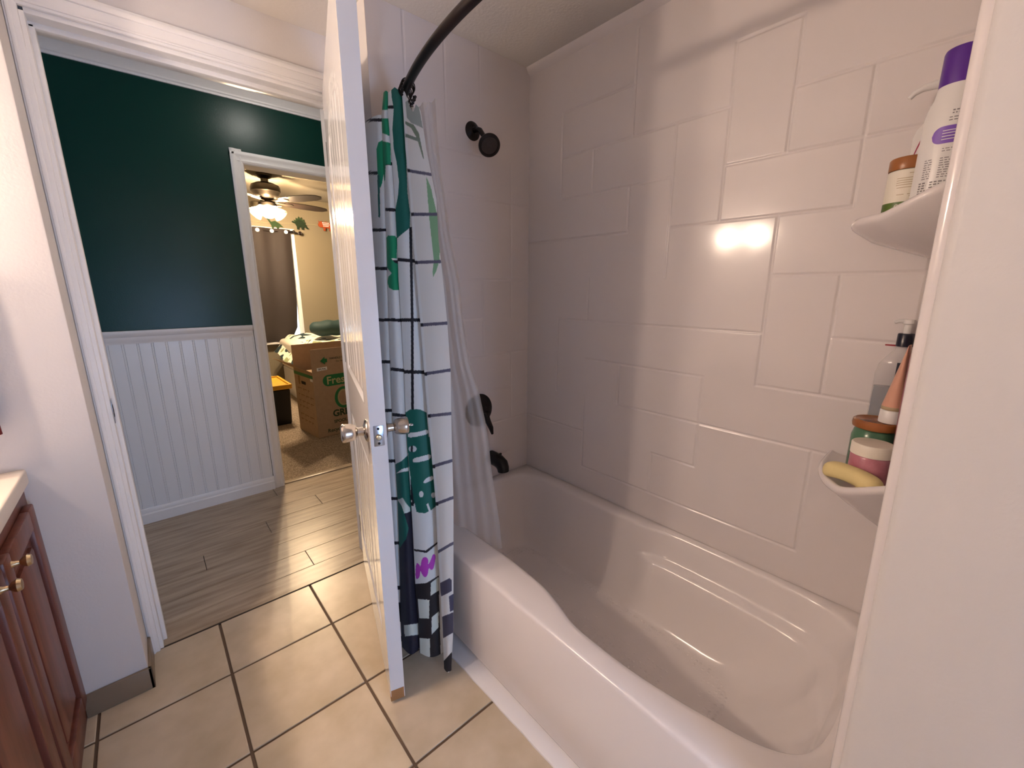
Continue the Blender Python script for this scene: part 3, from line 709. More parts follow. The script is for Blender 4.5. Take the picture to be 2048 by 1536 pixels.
obj('soap_bar', bm, 'soap', ang=60, label='curved yellow soap bar lying on the rim of the lower shelf', cat='soap')
kx, ky = 1.262, .136; r = .040
t = thing('scrub_jar', (kx, ky, zl), 'rose pink jar with a flat cream lid on the lower shelf', 'jar')
bm = B(); lathe(bm, [(0, 0), (r - .004, 0), (r, .004), (r, .070), (r - .002, .074), (0, .074)], TR(kx, ky, zl), 40); obj('jar_body', bm, 'pinkjar', t)
bm = B(); lathe(bm, [(r - .002, .0745), (r + .001, .0755), (r + .001, .100), (r - .001, .103), (0, .103)], TR(kx, ky, zl), 40); obj('lid', bm, 'creamplastic', t, label='cream lid')
gx2, gy2 = 1.350, .148; r = .0455
t = thing('green_jar', (gx2, gy2, zl), 'green jar with a polished brown lid behind the pink jar', 'jar')
bm = B(); lathe(bm, [(0, 0), (r - .004, 0), (r, .006), (r, .095), (r - .004, .112), (r - .008, .117), (0, .117)], TR(gx2, gy2, zl), 40); obj('jar_body', bm, 'jargreen', t)
bm = B(); lathe(bm, [(r - .003, .1175), (r + .0015, .120), (r + .003, .128), (r + .0015, .137), (r - .003, .140), (r - .006, .1385), (0, .1385)], TR(gx2, gy2, zl), 40); obj('lid', bm, 'copper', t, label='polished brown lid')
tx_, ty_, tz_ = 1.347, .124, zl + .1395
t = thing('cream_tube', (tx_, ty_, tz_), 'peach squeeze tube standing on its white cap on the brown lid', 'tube')
bm = B(); lathe(bm, [(0, 0), (.0225, 0), (.023, .002), (.0225, .030), (.021, .032), (0, .032)], TR(tx_, ty_, tz_), 32); obj('cap', bm, 'whiteplastic', t, label='white cap')
bm = B(); lathe(bm, [(.0215, .0325), (.0218, .034), (.0218, .040), (.0215, .041)], TR(tx_, ty_, tz_), 32); obj('shoulder_band', bm, 'tan', t, label='tan band')
bm = B(); rings_ = []
for k in range(13):
    s = k / 12; rx, ry = .0215 * (1 - s) + .0022 * s, .0215 * (1 - s) + .022 * s
    rings_.append([bm.verts.new((tx_ + ry * math.cos(2 * PI * j / 28) , ty_ - .008 * s + rx * math.sin(2 * PI * j / 28), tz_ + .041 + .15 * s)) for j in range(28)])
for a, b in zip(rings_, rings_[1:]):
    for j in range(28): bm.faces.new((a[j], a[(j + 1) % 28], b[(j + 1) % 28], b[j]))
bm.faces.new(rings_[0][::-1]); bm.faces.new(rings_[-1]); obj('tube_body', bm, 'peach', t)
t = thing('rose_tube', (1.302, .074, zl), 'dark rose squeeze bottle at the near end of the lower shelf', 'bottle')
bm = B(); lathe(bm, [(0, 0), (.024, 0), (.026, .004), (.026, .02), (0, .02)], TR(1.302, .074, zl), 28); obj('cap', bm, 'rose', t)
bm = B(); lathe(bm, [(.027, .0205), (.030, .03), (.032, .10), (.0345, .20), (.035, .30), (.030, .38), (0, .386)], TR(1.302, .074, zl), 28, sx=.8); obj('bottle_body', bm, 'rose', t)
# clear pump bottle, oval, against the long wall
cx_, cy_ = 1.4165, .133; ra, rb = .0455, .0165
t = thing('hand_soap_pump', (cx_, cy_, zl), 'clear pump bottle with grey blue liquid and a black collar behind the jars', 'bottle')
def oval(bm, prof, k=1.): lathe(bm, [(q, z) for q, z in prof], TR(cx_, cy_, zl), 40, sx=rb / ra * k, sy=k)
bm = B(); oval(bm, [(0, 0), (ra - .003, 0), (ra, .004), (ra, .245), (ra - .004, .272), (ra - .016, .292), (.022, .303), (.015, .310), (.015, .320), (0, .320)]); cb = obj('bottle_body', bm, 'clearp', t)
bm = B(); oval(bm, [(0, .003), (ra - .003, .003), (ra - .002, .006), (ra - .002, .215), (0, .215)]); obj('liquid', bm, 'liquid', cb, label='grey blue liquid')
bm = B(); arc_patch(bm, cx_, cy_, ra + .0006, PI - .1, PI + 1.2, zl + .215, zl + .245, n=12, rx=rb + .0006)
arc_patch(bm, cx_, cy_, ra + .0006, PI - .1, PI + 1.2, zl + .245, zl + .28, n=12, rx=rb + .0006, mi=1); obj('printed_label', bm, ['bluelab', 'navy'], cb, label='blue and dark label')
bm = B(); lathe(bm, [(0, .320), (.0165, .320), (.0165, .350), (.015, .352), (0, .352)], TR(cx_, cy_, zl), 24); co = obj('collar', bm, 'navy', t, label='black collar')
bm = B(); box(bm, (cx_ - .004, cy_ + .010, zl + .319), (cx_ + .004, cy_ + .036, zl + .3225), .001); obj('red_tab', bm, 'redp', co, label='red tab')
bm = B(); lathe(bm, [(.0075, .352), (.0075, .374), (.011, .376), (.011, .386), (0, .387)], TR(cx_, cy_, zl), 20); tube(bm, [(cx_, cy_ + .004, zl + .382), (cx_ - .004, cy_ + .018, zl + .382), (cx_ - .007, cy_ + .026, zl + .378)], [.006, .005, .004], 10); obj('pump_head', bm, 'whiteplastic', t)

# ------------------------------------------------------------------ shower fittings
t = thing('shower_unit', (1.122, YE, 1.945), 'dark bronze shower head on the end tile wall', 'shower head')
hc = Vector((1.108, 1.395, 1.862)); hd = Vector((-.30, -.72, -.55)).normalized()
bm = B(); lathe(bm, [(0, 0), (.036, 0), (.036, .004), (.030, .010), (.018, .016), (.012, .018)], axis_frame((1.122, YE + .003, 1.945), (0, -1, 0))); obj('wall_flange', bm, 'bronze', t)
bm = B(); e_ = hc - hd * .052; tube(bm, [(1.122, YE - .01, 1.945), (1.121, YE - .035, 1.943), (1.119, YE - .055, 1.934), tuple(e_)], .0095, 16); obj('shower_arm', bm, 'bronze', t)
bm = B(); T = axis_frame(hc, hd); lathe(bm, [(0, -.054), (.017, -.054), (.019, -.046), (.019, -.034), (.016, -.030), (.024, -.024), (.037, -.012), (.0425, -.002), (.0425, .006), (.040, .009), (.032, .010), (.031, .006)], T, 40); hb = obj('head_body', bm, 'bronze', t)
bm = B(); lathe(bm, [(.0315, .0055), (.0305, .0075), (0, .0085)], T, 40)
for rr_, nn in ((.008, 6), (.016, 12), (.024, 18)):
    for k in range(nn): lathe(bm, [(.0014, .007), (.0012, .0105), (0, .011)], T @ Matrix.Translation((rr_ * math.cos(2 * PI * k / nn), rr_ * math.sin(2 * PI * k / nn), 0)), 6)
obj('spray_face', bm, 'nozzle', t, label='brown nozzle face')
t = thing('shower_valve', (1.128, YE, .765), 'black round shower valve trim with lever half behind the liner', 'valve')
bm = B(); lathe(bm, [(0, 0), (.078, 0), (.078, .004), (.070, .012), (.030, .018), (.026, .040), (.024, .052), (0, .054)], axis_frame((1.128, YE + .003, .765), (0, -1, 0)), 48); obj('escutcheon', bm, 'black', t)
bm = B(); tube(bm, [(1.128, YE - .045, .765), (1.142, YE - .050, .72), (1.158, YE - .052, .685), (1.166, YE - .052, .652)], [.016, .014, .012, .006], 14); obj('lever_handle', bm, 'black', t)
t = thing('tub_spout', (1.200, YE, .50), 'black tub spout over the far end of the tub', 'spout')
bm = B(); tube(bm, [(1.196, YE + .003, .512), (1.196, YE - .03, .512), (1.196, YE - .062, .509), (1.196, YE - .085, .500), (1.196, YE - .094, .484), (1.196, YE - .096, .468)], [.033, .033, .032, .0315, .029, .027], 22); obj('spout_body', bm, 'black', t)
bm = B(); lathe(bm, [(.004, 0), (.004, .014), (.007, .016), (.006, .022), (0, .023)], TR(1.196, YE - .075, .532), 12); obj('diverter_knob', bm, 'black', t)

# rod
def rodx(y): return .638 + .159 * ((y - .76) / .76) ** 2
RZ = 1.932
t = thing('shower_rod', (.72, .76, RZ), 'curved dark bronze shower rod crossing the top of the photo', 'rod')
bm = B(); tube(bm, [(rodx(y), y, RZ) for y in np.linspace(.012, YE - .012, 60)], .0132, 20); obj('rod_tube', bm, 'bronze', t)
for y, s in ((YE - .001, -1), (.001, 1)):
    bm = B(); lathe(bm, [(0, 0), (.034, 0), (.034, .006), (.024, .014), (.018, .030), (.0135, .032)], axis_frame((rodx(y), y, RZ), (0, s, 0))); obj('rod_flange', bm, 'bronze', t)
# hooks
def make_hook():
    bm = B()
    T = frame((0, 0, 0), (1, 0, 0), (0, 0, 1), (0, -1, 0))
    pts = []
    for k in range(30):
        a = math.radians(-70 + 300 * k / 29); pts.append((.0215 * math.cos(a), 0, .0215 * math.sin(a)))
    tube(bm, pts, .0017, 8); tube(bm, [pts[0], (.012, 0, -.028), (.016, 0, -.034), (.022, 0, -.030), (.024, 0, -.022)], .0017, 8)
    ball(bm, (.0245, 0, -.020), .0042); ball(bm, pts[-1], .0042)
    return bm
hk = obj('curtain_hook', make_hook(), 'bronze', label='dark bronze curtain hook bunched on the rod above the curtain', cat='hook', group='shower curtain hooks')
hk_y = [1.300, 1.312, 1.323, 1.333, 1.345, 1.357, 1.370, 1.384, 1.40, 1.42]
for i, y in enumerate(hk_y):
    h = hk if i == 0 else hk.copy()
    if i: COL.objects.link(h)
    base0 = ORG[hk.name]
    h.rotation_euler = (random.uniform(-.12, .12), random.uniform(-.35, .35), random.uniform(-.28, .12) - .25)
    h.location = Vector((rodx(y), y, RZ - .0055)) + h.rotation_euler.to_matrix() @ Vector(base0)

# ------------------------------------------------------------------ shower curtain and liner (hanging cloth, print drawn on the cloth)
SYW, CYW, CP, SP_ = math.sin(YAW), math.cos(YAW), math.cos(PITCH), math.sin(PITCH)
def spread(px, z, dh):           # horizontal position on a cloth row: fold measured across, distance dh deep
    zc = dh * CP + (1.32 - z) * SP_
    L = (px - 1024) / FPX * zc
    return L * CYW + dh * SYW, -L * SYW + dh * CYW
def row_of(z, dh):
    zc = dh * CP + (1.32 - z) * SP_
    return 768 - FPX * (dh * SP_ + (z - 1.32) * CP) / zc
K0 = ([175, 205, 280, 380, 431, 560, 720, 870, 1000, 1150, 1250, 1330], [752, 748, 749, 754, 756, 760, 764, 767, 773, 785, 794, 799])
K1 = ([175, 230, 300, 400, 480, 560, 650, 740, 850, 900, 1000, 1090, 1160, 1230, 1330], [768, 763, 766, 770, 773, 775, 778, 781, 785, 789, 795, 798, 800, 801, 806])
K2 = ([175, 230, 300, 400, 480, 560, 650, 740, 850, 900, 1000, 1090, 1160, 1250, 1330], [776, 776, 782, 790, 794, 797, 803, 808, 812, 815, 822, 827, 830, 837, 840])
K3 = ([175, 230, 300, 400, 480, 560, 650, 740, 850, 900, 1000, 1090, 1160, 1250, 1330], [803, 807, 811, 820, 826, 833, 841, 848, 857, 862, 871, 875, 880, 884, 888])
K4 = ([175, 185, 230, 300, 400, 480, 560, 650, 740, 850, 900, 1000, 1160, 1250, 1330], [826, 833, 843, 853, 873, 877, 886, 895, 901, 903, 904, 907, 907, 907, 903])
KK = [K0, K1, K2, K3, K4]
def base_dh(z): return 1.205 + .27 * np.clip(z, 0, 2) / 1.93
panels = [  # k_left, k_right, columns, depth left, depth right, bulge, z bottom, z top
    (0, 1, 26, .085, .055, -.012, .075, 1.86), (1, 2, 34, .046, .040, -.030, .062, 1.925), (2, 3, 66, .028, .030, -.020, .055, 1.935), (3, 4, 66, -.010, -.016, -.012, .030, 1.93)]
NR = 1000
colsP, colsPX, colsPY, colsPan = [], [], [], []
def cloth_col(kl, kr, t, dl, dr, bul, zb, zt):
    v = np.linspace(0, 1, NR); z = zb + (zt - zb) * v
    sc = .35 + .65 * (1 - np.clip(z / 1.93, 0, 1))
    dh = base_dh(z) + (dl + (dr - dl) * t + bul * math.sin(PI * min(max(t, 0), 1))) * sc
    py = row_of(z, dh)
    xl = np.interp(py, *KK[kl]); xr = np.interp(py, *KK[kr])
    px = xl + (xr - xl) * t
    x, y = spread(px, z, dh)
    return np.stack([x, y, z], -1), px, py
for pi, (kl, kr, nc, dl, dr, bul, zb, zt) in enumerate(panels):
    ts = np.linspace(0, 1, nc)
    if pi == 0: ts = np.concatenate([[-1.3, -.9, -.5, -.25], ts])
    for t_ in ts:
        ztt = zt
        if pi == 3: ztt = zt - .022 - .055 * t_ + .02 * math.sin(t_ * 9)
        if pi == 2: ztt = zt - .03 * abs(t_ - .5)
        d_l = dl + (.03 * -t_ if t_ < 0 else 0)
        P, px, py = cloth_col(kl, kr, t_, d_l, dr, bul, zb, ztt)
        colsP.append(P); colsPX.append(px); colsPY.append(py); colsPan.append(pi)
P = np.array(colsP); PX = np.array(colsPX); PY = np.array(colsPY); PAN = np.array(colsPan)[:, None] + 0 * PX
WHITE, BLACK, EMER, TEAL, REV, REVG, INK, MAG, PALE = [np.array(lin(q)) for q in ((226, 228, 226), (14, 12, 24), (0, 140, 96), (0, 98, 86), (88, 86, 104), (124, 168, 128), (10, 12, 40), (186, 62, 190), (214, 222, 214))]
col = np.zeros(P.shape) + WHITE
def inpoly(px, py, poly):
    ins = np.zeros(px.shape, bool); n = len(poly)
    for i in range(n):
        x0, y0 = poly[i]; x1, y1 = poly[(i + 1) % n]
        if y0 == y1: continue
        cnd = ((y0 > py) != (y1 > py)) & (px < (x1 - x0) * (py - y0) / (y1 - y0) + x0); ins ^= cnd
    return ins
def paint(mask, cc): col[mask] = cc
def smooth(poly):
    p = np.array(poly, float); n = len(p); out = []
    for i in range(n):
        out.append(.75 * p[i] + .25 * p[(i + 1) % n]); out.append(.25 * p[i] + .75 * p[(i + 1) % n])
    return [tuple(q) for q in out]
def c4(pts): return [(640 + x / 3.84, 100 + y / 3.84) for x, y in pts]
def c5(pts): return [(700 + x / 3.658, 480 + y / 3.658) for x, y in pts]
def c6(pts): return [(700 + x / 3.339, 880 + y / 3.339) for x, y in pts]
def poly(pan, pts, cc, sm=True):
    q = smooth(pts) if sm else pts
    paint((PAN == pan) & inpoly(PX, PY, q), cc)
def band(pan, r0, r1, cc, th=6.2):
    kl, kr = panels[pan][0], panels[pan][1]
    xl = np.interp(PY, *KK[kl]); xr = np.interp(PY, *KK[kr]); t_ = np.clip((PX - xl) / (xr - xl), -1, 1)
    paint((PAN == pan) & (np.abs(PY - (r0 + (r1 - r0) * t_)) < th / 2), cc)
# black grid lines
for r0 in (240, 346, 460, 537, 640, 723.6, 821, 922, 997, 1086, 1175): band(0, r0, r0 + 0, BLACK, 6.4)
for r0 in (326.6, 419, 523, 639.6, 738, 829, 1001): band(1, r0, r0 + (1 if r0 < 700 else 3), BLACK, 6.6)
for r0, r1 in ((214, 214), (519, 522), (640, 640), (743.5, 744.5), (1008, 1010)): band(2, r0, r1, BLACK, 7)
paint((PAN == 2) & (PY > 454) & (PY < 1012) & (np.abs(PX - np.interp(PY, [454, 640, 820, 1012], [821, 824.5, 825, 826.5])) < 2.7), BLACK)
poly(2, c6([(425, 728), (505, 738), (585, 680), (585, 692), (512, 755), (430, 742)]), BLACK, False)
# left folds: emerald cactus
poly(0, c4([(430, 720), (500, 680), (500, 900), (470, 1060), (450, 1050), (440, 900)]), EMER); poly(0, c4([(440, 960), (458, 960), (462, 1290), (448, 1280)]), TEAL, False)
poly(0, c4([(405, 480), (440, 480), (440, 440), (415, 440)]), WHITE)
poly(1, c4([(470, 330), (505, 300), (540, 330), (525, 420), (520, 460), (470, 460)]), EMER, False)
poly(1, c4([(470, 525), (528, 525), (535, 660), (470, 635)]), EMER, False)
poly(1, c4([(470, 720), (485, 700), (540, 715), (545, 880), (505, 880), (500, 1000), (470, 1040)]), EMER, False)
poly(1, c4([(508, 1450), (520, 1425), (575, 1425), (590, 1445), (590, 1600), (505, 1600)]), EMER, False)
poly(1, c5([(255, -20), (350, -20), (342, 92), (300, 98), (282, 108), (325, 165), (352, 175), (368, 365), (320, 368), (285, 350), (274, 310), (280, 270), (305, 243), (280, 215), (262, 180)]), EMER, False)
# deep green blade falling across the third fold
poly(2, c4([(545, 250), (600, 262), (628, 300), (640, 480), (660, 580), (665, 900), (672, 1100), (692, 1250), (690, 1365), (640, 1405), (588, 1450), (575, 1250), (600, 1110), (606, 1010), (588, 860), (566, 760), (556, 600), (566, 450), (548, 350)]), TEAL, False)
poly(2, c4([(528, 330), (548, 320), (552, 420), (516, 430)]), WHITE, False)
# monstera leaf lower down
poly(2, c5([(405, 1262), (440, 1240), (510, 1238), (560, 1262), (572, 1395), (585, 1560), (400, 1560), (408, 1400)]), TEAL, False)
poly(2, c6([(385, -20), (545, -20), (555, 200), (572, 330), (572, 445), (540, 470), (500, 490), (445, 482), (425, 400), (405, 250), (390, 150)]), TEAL, False)
for q in ([(424, 1412), (500, 1405), (572, 1383), (574, 1420), (500, 1436), (424, 1448)],): poly(2, c5(q), WHITE)
def ell(pan, cx, cy, rx, ry, f, cc): 
    q = f([(cx + rx * math.cos(a), cy + ry * math.sin(a)) for a in np.linspace(0, 2 * PI, 25)[:-1]]); poly(pan, q, cc, False)
ell(2, 418, 60, 27, 21, c6, WHITE); ell(2, 476, 362, 15, 21, c6, WHITE); ell(2, 556, 368, 14, 18, c6, WHITE)
poly(2, c6([(416, 125), (480, 108), (540, 92), (540, 128), (480, 144), (418, 152)]), WHITE); poly(2, c6([(488, 280), (515, 250), (556, 238), (558, 266), (520, 280), (496, 292)]), WHITE)
poly(2, c6([(510, 430), (522, 422), (540, 472), (528, 480)]), WHITE, False); poly(2, c6([(424, 430), (432, 420), (442, 480), (430, 484)]), WHITE, False)
paint((PAN == 2) & (PY > 890) & (PY < 1000) & (np.abs(PX - 823.5) < 2.2) & (col[..., 0] > .5), BLACK)
# second fold, lower: leaf, then dark navy area
poly(1, c6([(296, 165), (345, 140), (392, 95), (400, 180), (345, 195), (305, 225)]), TEAL, False)
poly(1, c6([(300, 225), (345, 215), (400, 205), (408, 400), (420, 500), (400, 640), (385, 680), (325, 760), (310, 500)]), TEAL, False)
poly(1, c6([(318, 400), (352, 385), (372, 420), (402, 455), (402, 480), (362, 490), (345, 440), (326, 412)]), PALE, False)
poly(1, c6([(362, 492), (420, 470), (470, 900), (490, 1500), (300, 1500), (318, 740), (375, 660), (392, 590)]), INK, False)
poly(1, c6([(360, 1238), (455, 1225), (458, 1300), (366, 1312)]), PALE, False)
# magenta flower
poly(2, c6([(440, 820), (462, 828), (470, 850), (480, 790), (505, 778), (525, 800), (520, 838), (540, 800), (556, 756), (574, 775), (562, 850), (545, 872), (525, 850), (520, 900), (500, 922), (482, 900), (470, 870), (466, 915), (450, 932), (436, 920)]), MAG)
# checker hem
def quad(pan, pts, cc): poly(pan, c6(pts), cc, False)
quad(2, [(425, 962), (510, 955), (592, 905), (610, 1600), (425, 1600)], BLACK)
quad(2, [(540, 955), (590, 915), (592, 1005), (538, 1040)], PALE); quad(2, [(452, 1062), (530, 1068), (528, 1192), (462, 1190)], PALE)
quad(2, [(545, 1185), (592, 1145), (592, 1250), (545, 1300)], PALE); quad(2, [(464, 1322), (534, 1328), (534, 1462), (468, 1450)], PALE)
quad(0, [(280, 985), (345, 985), (350, 1000), (285, 1000)], BLACK); quad(0, [(280, 1085), (360, 1085), (360, 1215), (285, 1215)], BLACK); quad(0, [(280, 1310), (370, 1310), (370, 1500), (280, 1500)], BLACK)
# front fold: reverse side of the cloth, with its hem strip
hemx = np.interp(PY, *K3) + 5.2
rev = (PAN == 3) & (PX > hemx)
paint(rev, np.array(lin((222, 220, 214))))
poly(3, c4([(655, 400), (690, 375), (760, 440), (790, 600), (700, 560), (668, 520)]), np.array(lin((150, 158, 150))), False)
poly(3, c4([(655, 545), (720, 575), (760, 640), (800, 840), (790, 830), (745, 680), (700, 600), (655, 570)]), np.array(lin((120, 134, 112))), False)
poly(3, c4([(655, 640), (760, 680), (775, 710), (655, 668)]), np.array(lin((120, 134, 120))), False)
poly(3, c4([(815, 970), (850, 1050), (905, 1290), (960, 1560), (868, 1560), (838, 1280)]), REVG, False)
poly(3, c5([(596, -10), (652, -10), (655, 150), (630, 230), (608, 272), (604, 240), (612, 150)]), REVG, False)
for r0, r1 in ((341, 349), (428.6, 428.6), (525, 523), (650, 646), (748, 740), (832, 827), (933, 921), (1008, 995), (1104, 1086)): band(3, r0, r1, REV, 6.4)
for (r0) in (341, 428.6, 525, 650, 748, 832, 933, 1008): paint((PAN == 3) & (PX <= hemx) & (np.abs(PY - r0) < 3.6), BLACK)
quad(3, [(595, 958), (665, 922), (680, 935), (680, 1010), (610, 1045)], np.array(lin((70, 68, 88)))); quad(3, [(660, 1045), (700, 1020), (700, 1130), (668, 1150)], np.array(lin((70, 68, 92))))
quad(3, [(615, 1180), (690, 1150), (690, 1285), (622, 1325)], np.array(lin((64, 62, 80)))); quad(3, [(622, 1480), (680, 1415), (690, 1540), (610, 1560)], BLACK)
NC_ = P.shape[0]
me = bpy.data.meshes.new('shower_curtain')
vv = P.reshape(-1, 3); base = Vector((float(vv[:, 0].mean()), float(vv[:, 1].mean()), float(vv[:, 2].min())))
ii, jj = np.meshgrid(np.arange(NC_ - 1), np.arange(NR - 1), indexing='ij'); a = (ii * NR + jj).ravel()
faces = np.stack([a, a + NR, a + NR + 1, a + 1], -1)
me.from_pydata((vv - np.array(base)).tolist(), [], faces.tolist())
att = me.color_attributes.new('print', 'FLOAT_COLOR', 'POINT')
att.data.foreach_set('color', np.concatenate([col.reshape(-1, 3), np.ones((len(vv), 1))], 1).astype(np.float32).ravel())
me.materials.append(M['curtain']); me.polygons.foreach_set('use_smooth', [True] * len(me.polygons)); me.update()
cur = bpy.data.objects.new('shower_curtain', me); COL.objects.link(cur); cur.location = base; ORG[cur.name] = base
tag(cur, 'white shower curtain with black grid, green plants and checkered hem bunched by the door', 'shower curtain')
# liner
LR = ([185, 191, 260, 350, 386, 465, 480, 562, 644, 726, 783, 849, 900, 940, 1045, 1120], [866, 870, 874, 883, 889, 899, 902, 919, 927, 940, 958, 972, 979, 983, 999, 1006])
nc, nr = 70, 150; bm = B(); G_ = np.zeros((nr, nc, 3))
for j in range(nc):
    s = j / (nc - 1)
    for i in range(nr):
        v = i / (nr - 1); z = .36 + (1.90 - .36) * v - .02 * (1 - s) * v
        dh = (1.40 + .13 * (1 - s)) * (1 - v) + (1.475 + .03 * (1 - s)) * v + .010 * math.sin(s * 13 + z * 1.6) * (.4 + .6 * v) + .004 * math.sin(s * 31 + 3 * z)
        py = float(row_of(z, dh)); xr = float(np.interp(py, *LR)); xl = float(np.interp(py, *K4)) - 26
        x, y = spread(xl + (xr - xl) * s, z, dh); G_[i, j] = (x, y, z)
grid_np(bm, G_)
obj('shower_liner', bm, 'liner', ang=180, label='frosted see-through shower liner hanging inside the tub behind the curtain', cat='shower liner')

# ------------------------------------------------------------------ vanity
vx0, vx1, vy0, vy1 = -.85, -.312, .55, YW - .001
van = thing('vanity_cabinet', (-.58, 1.1, 0), 'reddish brown wooden vanity cabinet at the left edge', 'cabinet')
bm = B(); box(bm, (vx0 + .001, vy0, .0), (vx1, vy1, .797), .003); obj('cabinet_body', bm, 'cherry', van)
for y0, y1, kyy in ((1.29, 1.632, 1.335), (.93, 1.272, 1.227), (.57, .912, .615)):
    bm = B()
    for a, b in (((y0, .10), (y0 + .055, .755)), ((y1 - .055, .10), (y1, .755)), ((y0 + .055, .10), (y1 - .055, .155)), ((y0 + .055, .70), (y1 - .055, .755))): box(bm, (vx1, a[0], a[1]), (vx1 + .018, b[0], b[1]), .004)
    box(bm, (vx1, y0 + .05, .15), (vx1 + .006, y1 - .05, .705)); box(bm, (vx1 + .004, y0 + .085, .185), (vx1 + .015, y1 - .085, .67), .009)
    dr = obj('cabinet_door', bm, 'cherry', van)
    bm = B(); lathe(bm, [(0, 0), (.008, 0), (.006, .004), (.005, .012), (.011, .018), (.014, .024), (.011, .030), (0, .031)], axis_frame((vx1 + .018, kyy, .728), (1, 0, 0)), 24); obj('knob', bm, 'brass', dr, label='pale brass knob')
bm = B(); box(bm, (vx0 + .001, vy0 - .02, .798), (-.298, vy1, .840), .006, 3)
obj('vanity_countertop', bm, 'counter', label='cream countertop on the wooden vanity', cat='countertop')
bm = B(); rows = []
for i in range(25):
    v = i / 24; row = []
    for k in range(36):
        a = 2 * PI * k / 36; u = math.cos(a); w_ = math.sin(a)
        row.append(bm.verts.new((-.405 + .092 * u * (.80 + .20 * v ** .5), 1.640 + (.030 + .008 * math.sin(7 * u)) * w_, 1.42 - .46 * v + .006 * math.sin(5 * u))))
    rows.append(row)
for a, b in zip(rows, rows[1:]):
    for k in range(36): bm.faces.new((a[k], a[(k + 1) % 36], b[(k + 1) % 36], b[k]))
bm.faces.new(rows[0][::-1]); bm.faces.new(rows[-1])
M['towel'] = mat('dark_red_towel', (.16, .012, .014), .9, bump=(400, .8))
tw = thing('hand_towel', (-.405, 1.66, .96), 'dark red hand towel on the wall over the countertop at the left photo edge', 'towel')
obj('towel_cloth', bm, 'towel', tw, ang=180)
bm = B(); tube(bm, [(-.49, 1.640, 1.425), (-.316, 1.640, 1.425)], .006, 12); tube(bm, [(-.405, 1.640, 1.425), (-.405, 1.681, 1.425)], .009, 12); obj('towel_bar', bm, 'nickel', tw)
# vanity light bar over the basin (outside the frame, mirrored in the wet wall)
t = thing('vanity_light', (-.84, 1.42, 1.65), 'vanity light bar reflected in the shower tiles', 'wall light')
bm = B(); box(bm, (-.849, 1.18, 1.64), (-.825, 1.66, 1.83), .004); obj('back_plate', bm, 'backplate', t)
bm = B(); box(bm, (-.824, 1.19, 1.655), (-.818, 1.65, 1.815), .002); obj('plate_glow_panel', bm, 'vglow', t)  # added glowing sheet that imitates the lit back plate
for y in (1.30, 1.52):
    bm = B(); lathe(bm, [(.03, 0), (.03, .01), (.018, .014), (.018, .03)], axis_frame((-.826, y, 1.72), (1, 0, 0)), 20); so = obj('socket', bm, 'nickel', t)
    bm = B(); ball(bm, (-.765, y, 1.72), .036); obj('bulb', bm, 'vbulb', so)

# ------------------------------------------------------------------ bedroom beyond
BX0, BX1, BY1 = -.4, 3.3, 6.1
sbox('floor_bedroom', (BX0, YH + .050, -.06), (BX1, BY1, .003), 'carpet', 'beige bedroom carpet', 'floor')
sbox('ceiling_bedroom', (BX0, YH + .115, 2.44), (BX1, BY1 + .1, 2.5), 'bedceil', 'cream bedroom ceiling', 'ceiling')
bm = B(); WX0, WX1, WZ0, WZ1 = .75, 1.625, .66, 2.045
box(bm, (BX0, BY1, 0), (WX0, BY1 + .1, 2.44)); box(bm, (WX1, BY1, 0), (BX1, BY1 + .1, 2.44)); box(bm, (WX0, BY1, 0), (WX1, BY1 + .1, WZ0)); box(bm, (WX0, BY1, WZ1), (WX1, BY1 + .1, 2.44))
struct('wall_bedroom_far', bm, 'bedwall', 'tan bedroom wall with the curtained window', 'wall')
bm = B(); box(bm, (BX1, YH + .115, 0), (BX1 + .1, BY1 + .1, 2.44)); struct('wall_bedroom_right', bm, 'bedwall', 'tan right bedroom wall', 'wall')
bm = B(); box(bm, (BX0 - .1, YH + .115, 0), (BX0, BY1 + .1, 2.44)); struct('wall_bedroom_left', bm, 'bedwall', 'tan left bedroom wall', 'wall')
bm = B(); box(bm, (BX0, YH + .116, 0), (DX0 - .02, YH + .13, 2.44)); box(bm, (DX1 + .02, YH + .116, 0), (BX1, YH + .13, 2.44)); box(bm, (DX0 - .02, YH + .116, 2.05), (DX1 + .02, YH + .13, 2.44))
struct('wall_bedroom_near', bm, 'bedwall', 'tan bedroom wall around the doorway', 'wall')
w = thing('window_3', (1.19, BY1, WZ0), 'bedroom window glowing with daylight beside the brown curtain', 'window', kind='structure')
bm = B()
for a, b in (((WX0 - .0, WZ0), (WX0 + .05, WZ1)), ((WX1 - .055, WZ0), (WX1 + .005, WZ1)), ((WX0, WZ0), (WX1, WZ0 + .04)), ((WX0, WZ1 - .035), (WX1 + .01, WZ1 + .02))): box(bm, (a[0], BY1 - .012, a[1]), (b[0], BY1 + .05, b[1]), .003)
obj('window_frame', bm, 'trimpaint', w); boxobj('window_pane', (WX0 + .04, BY1 + .03, WZ0 + .03), (WX1 - .05, BY1 + .035, WZ1 - .03), 'daybed', w)
boxobj('window_sill', (WX0 - .03, BY1 - .07, WZ0 - .035), (WX1 + .01, BY1 + .01, WZ0), 'trimpaint', w, bev=.004)
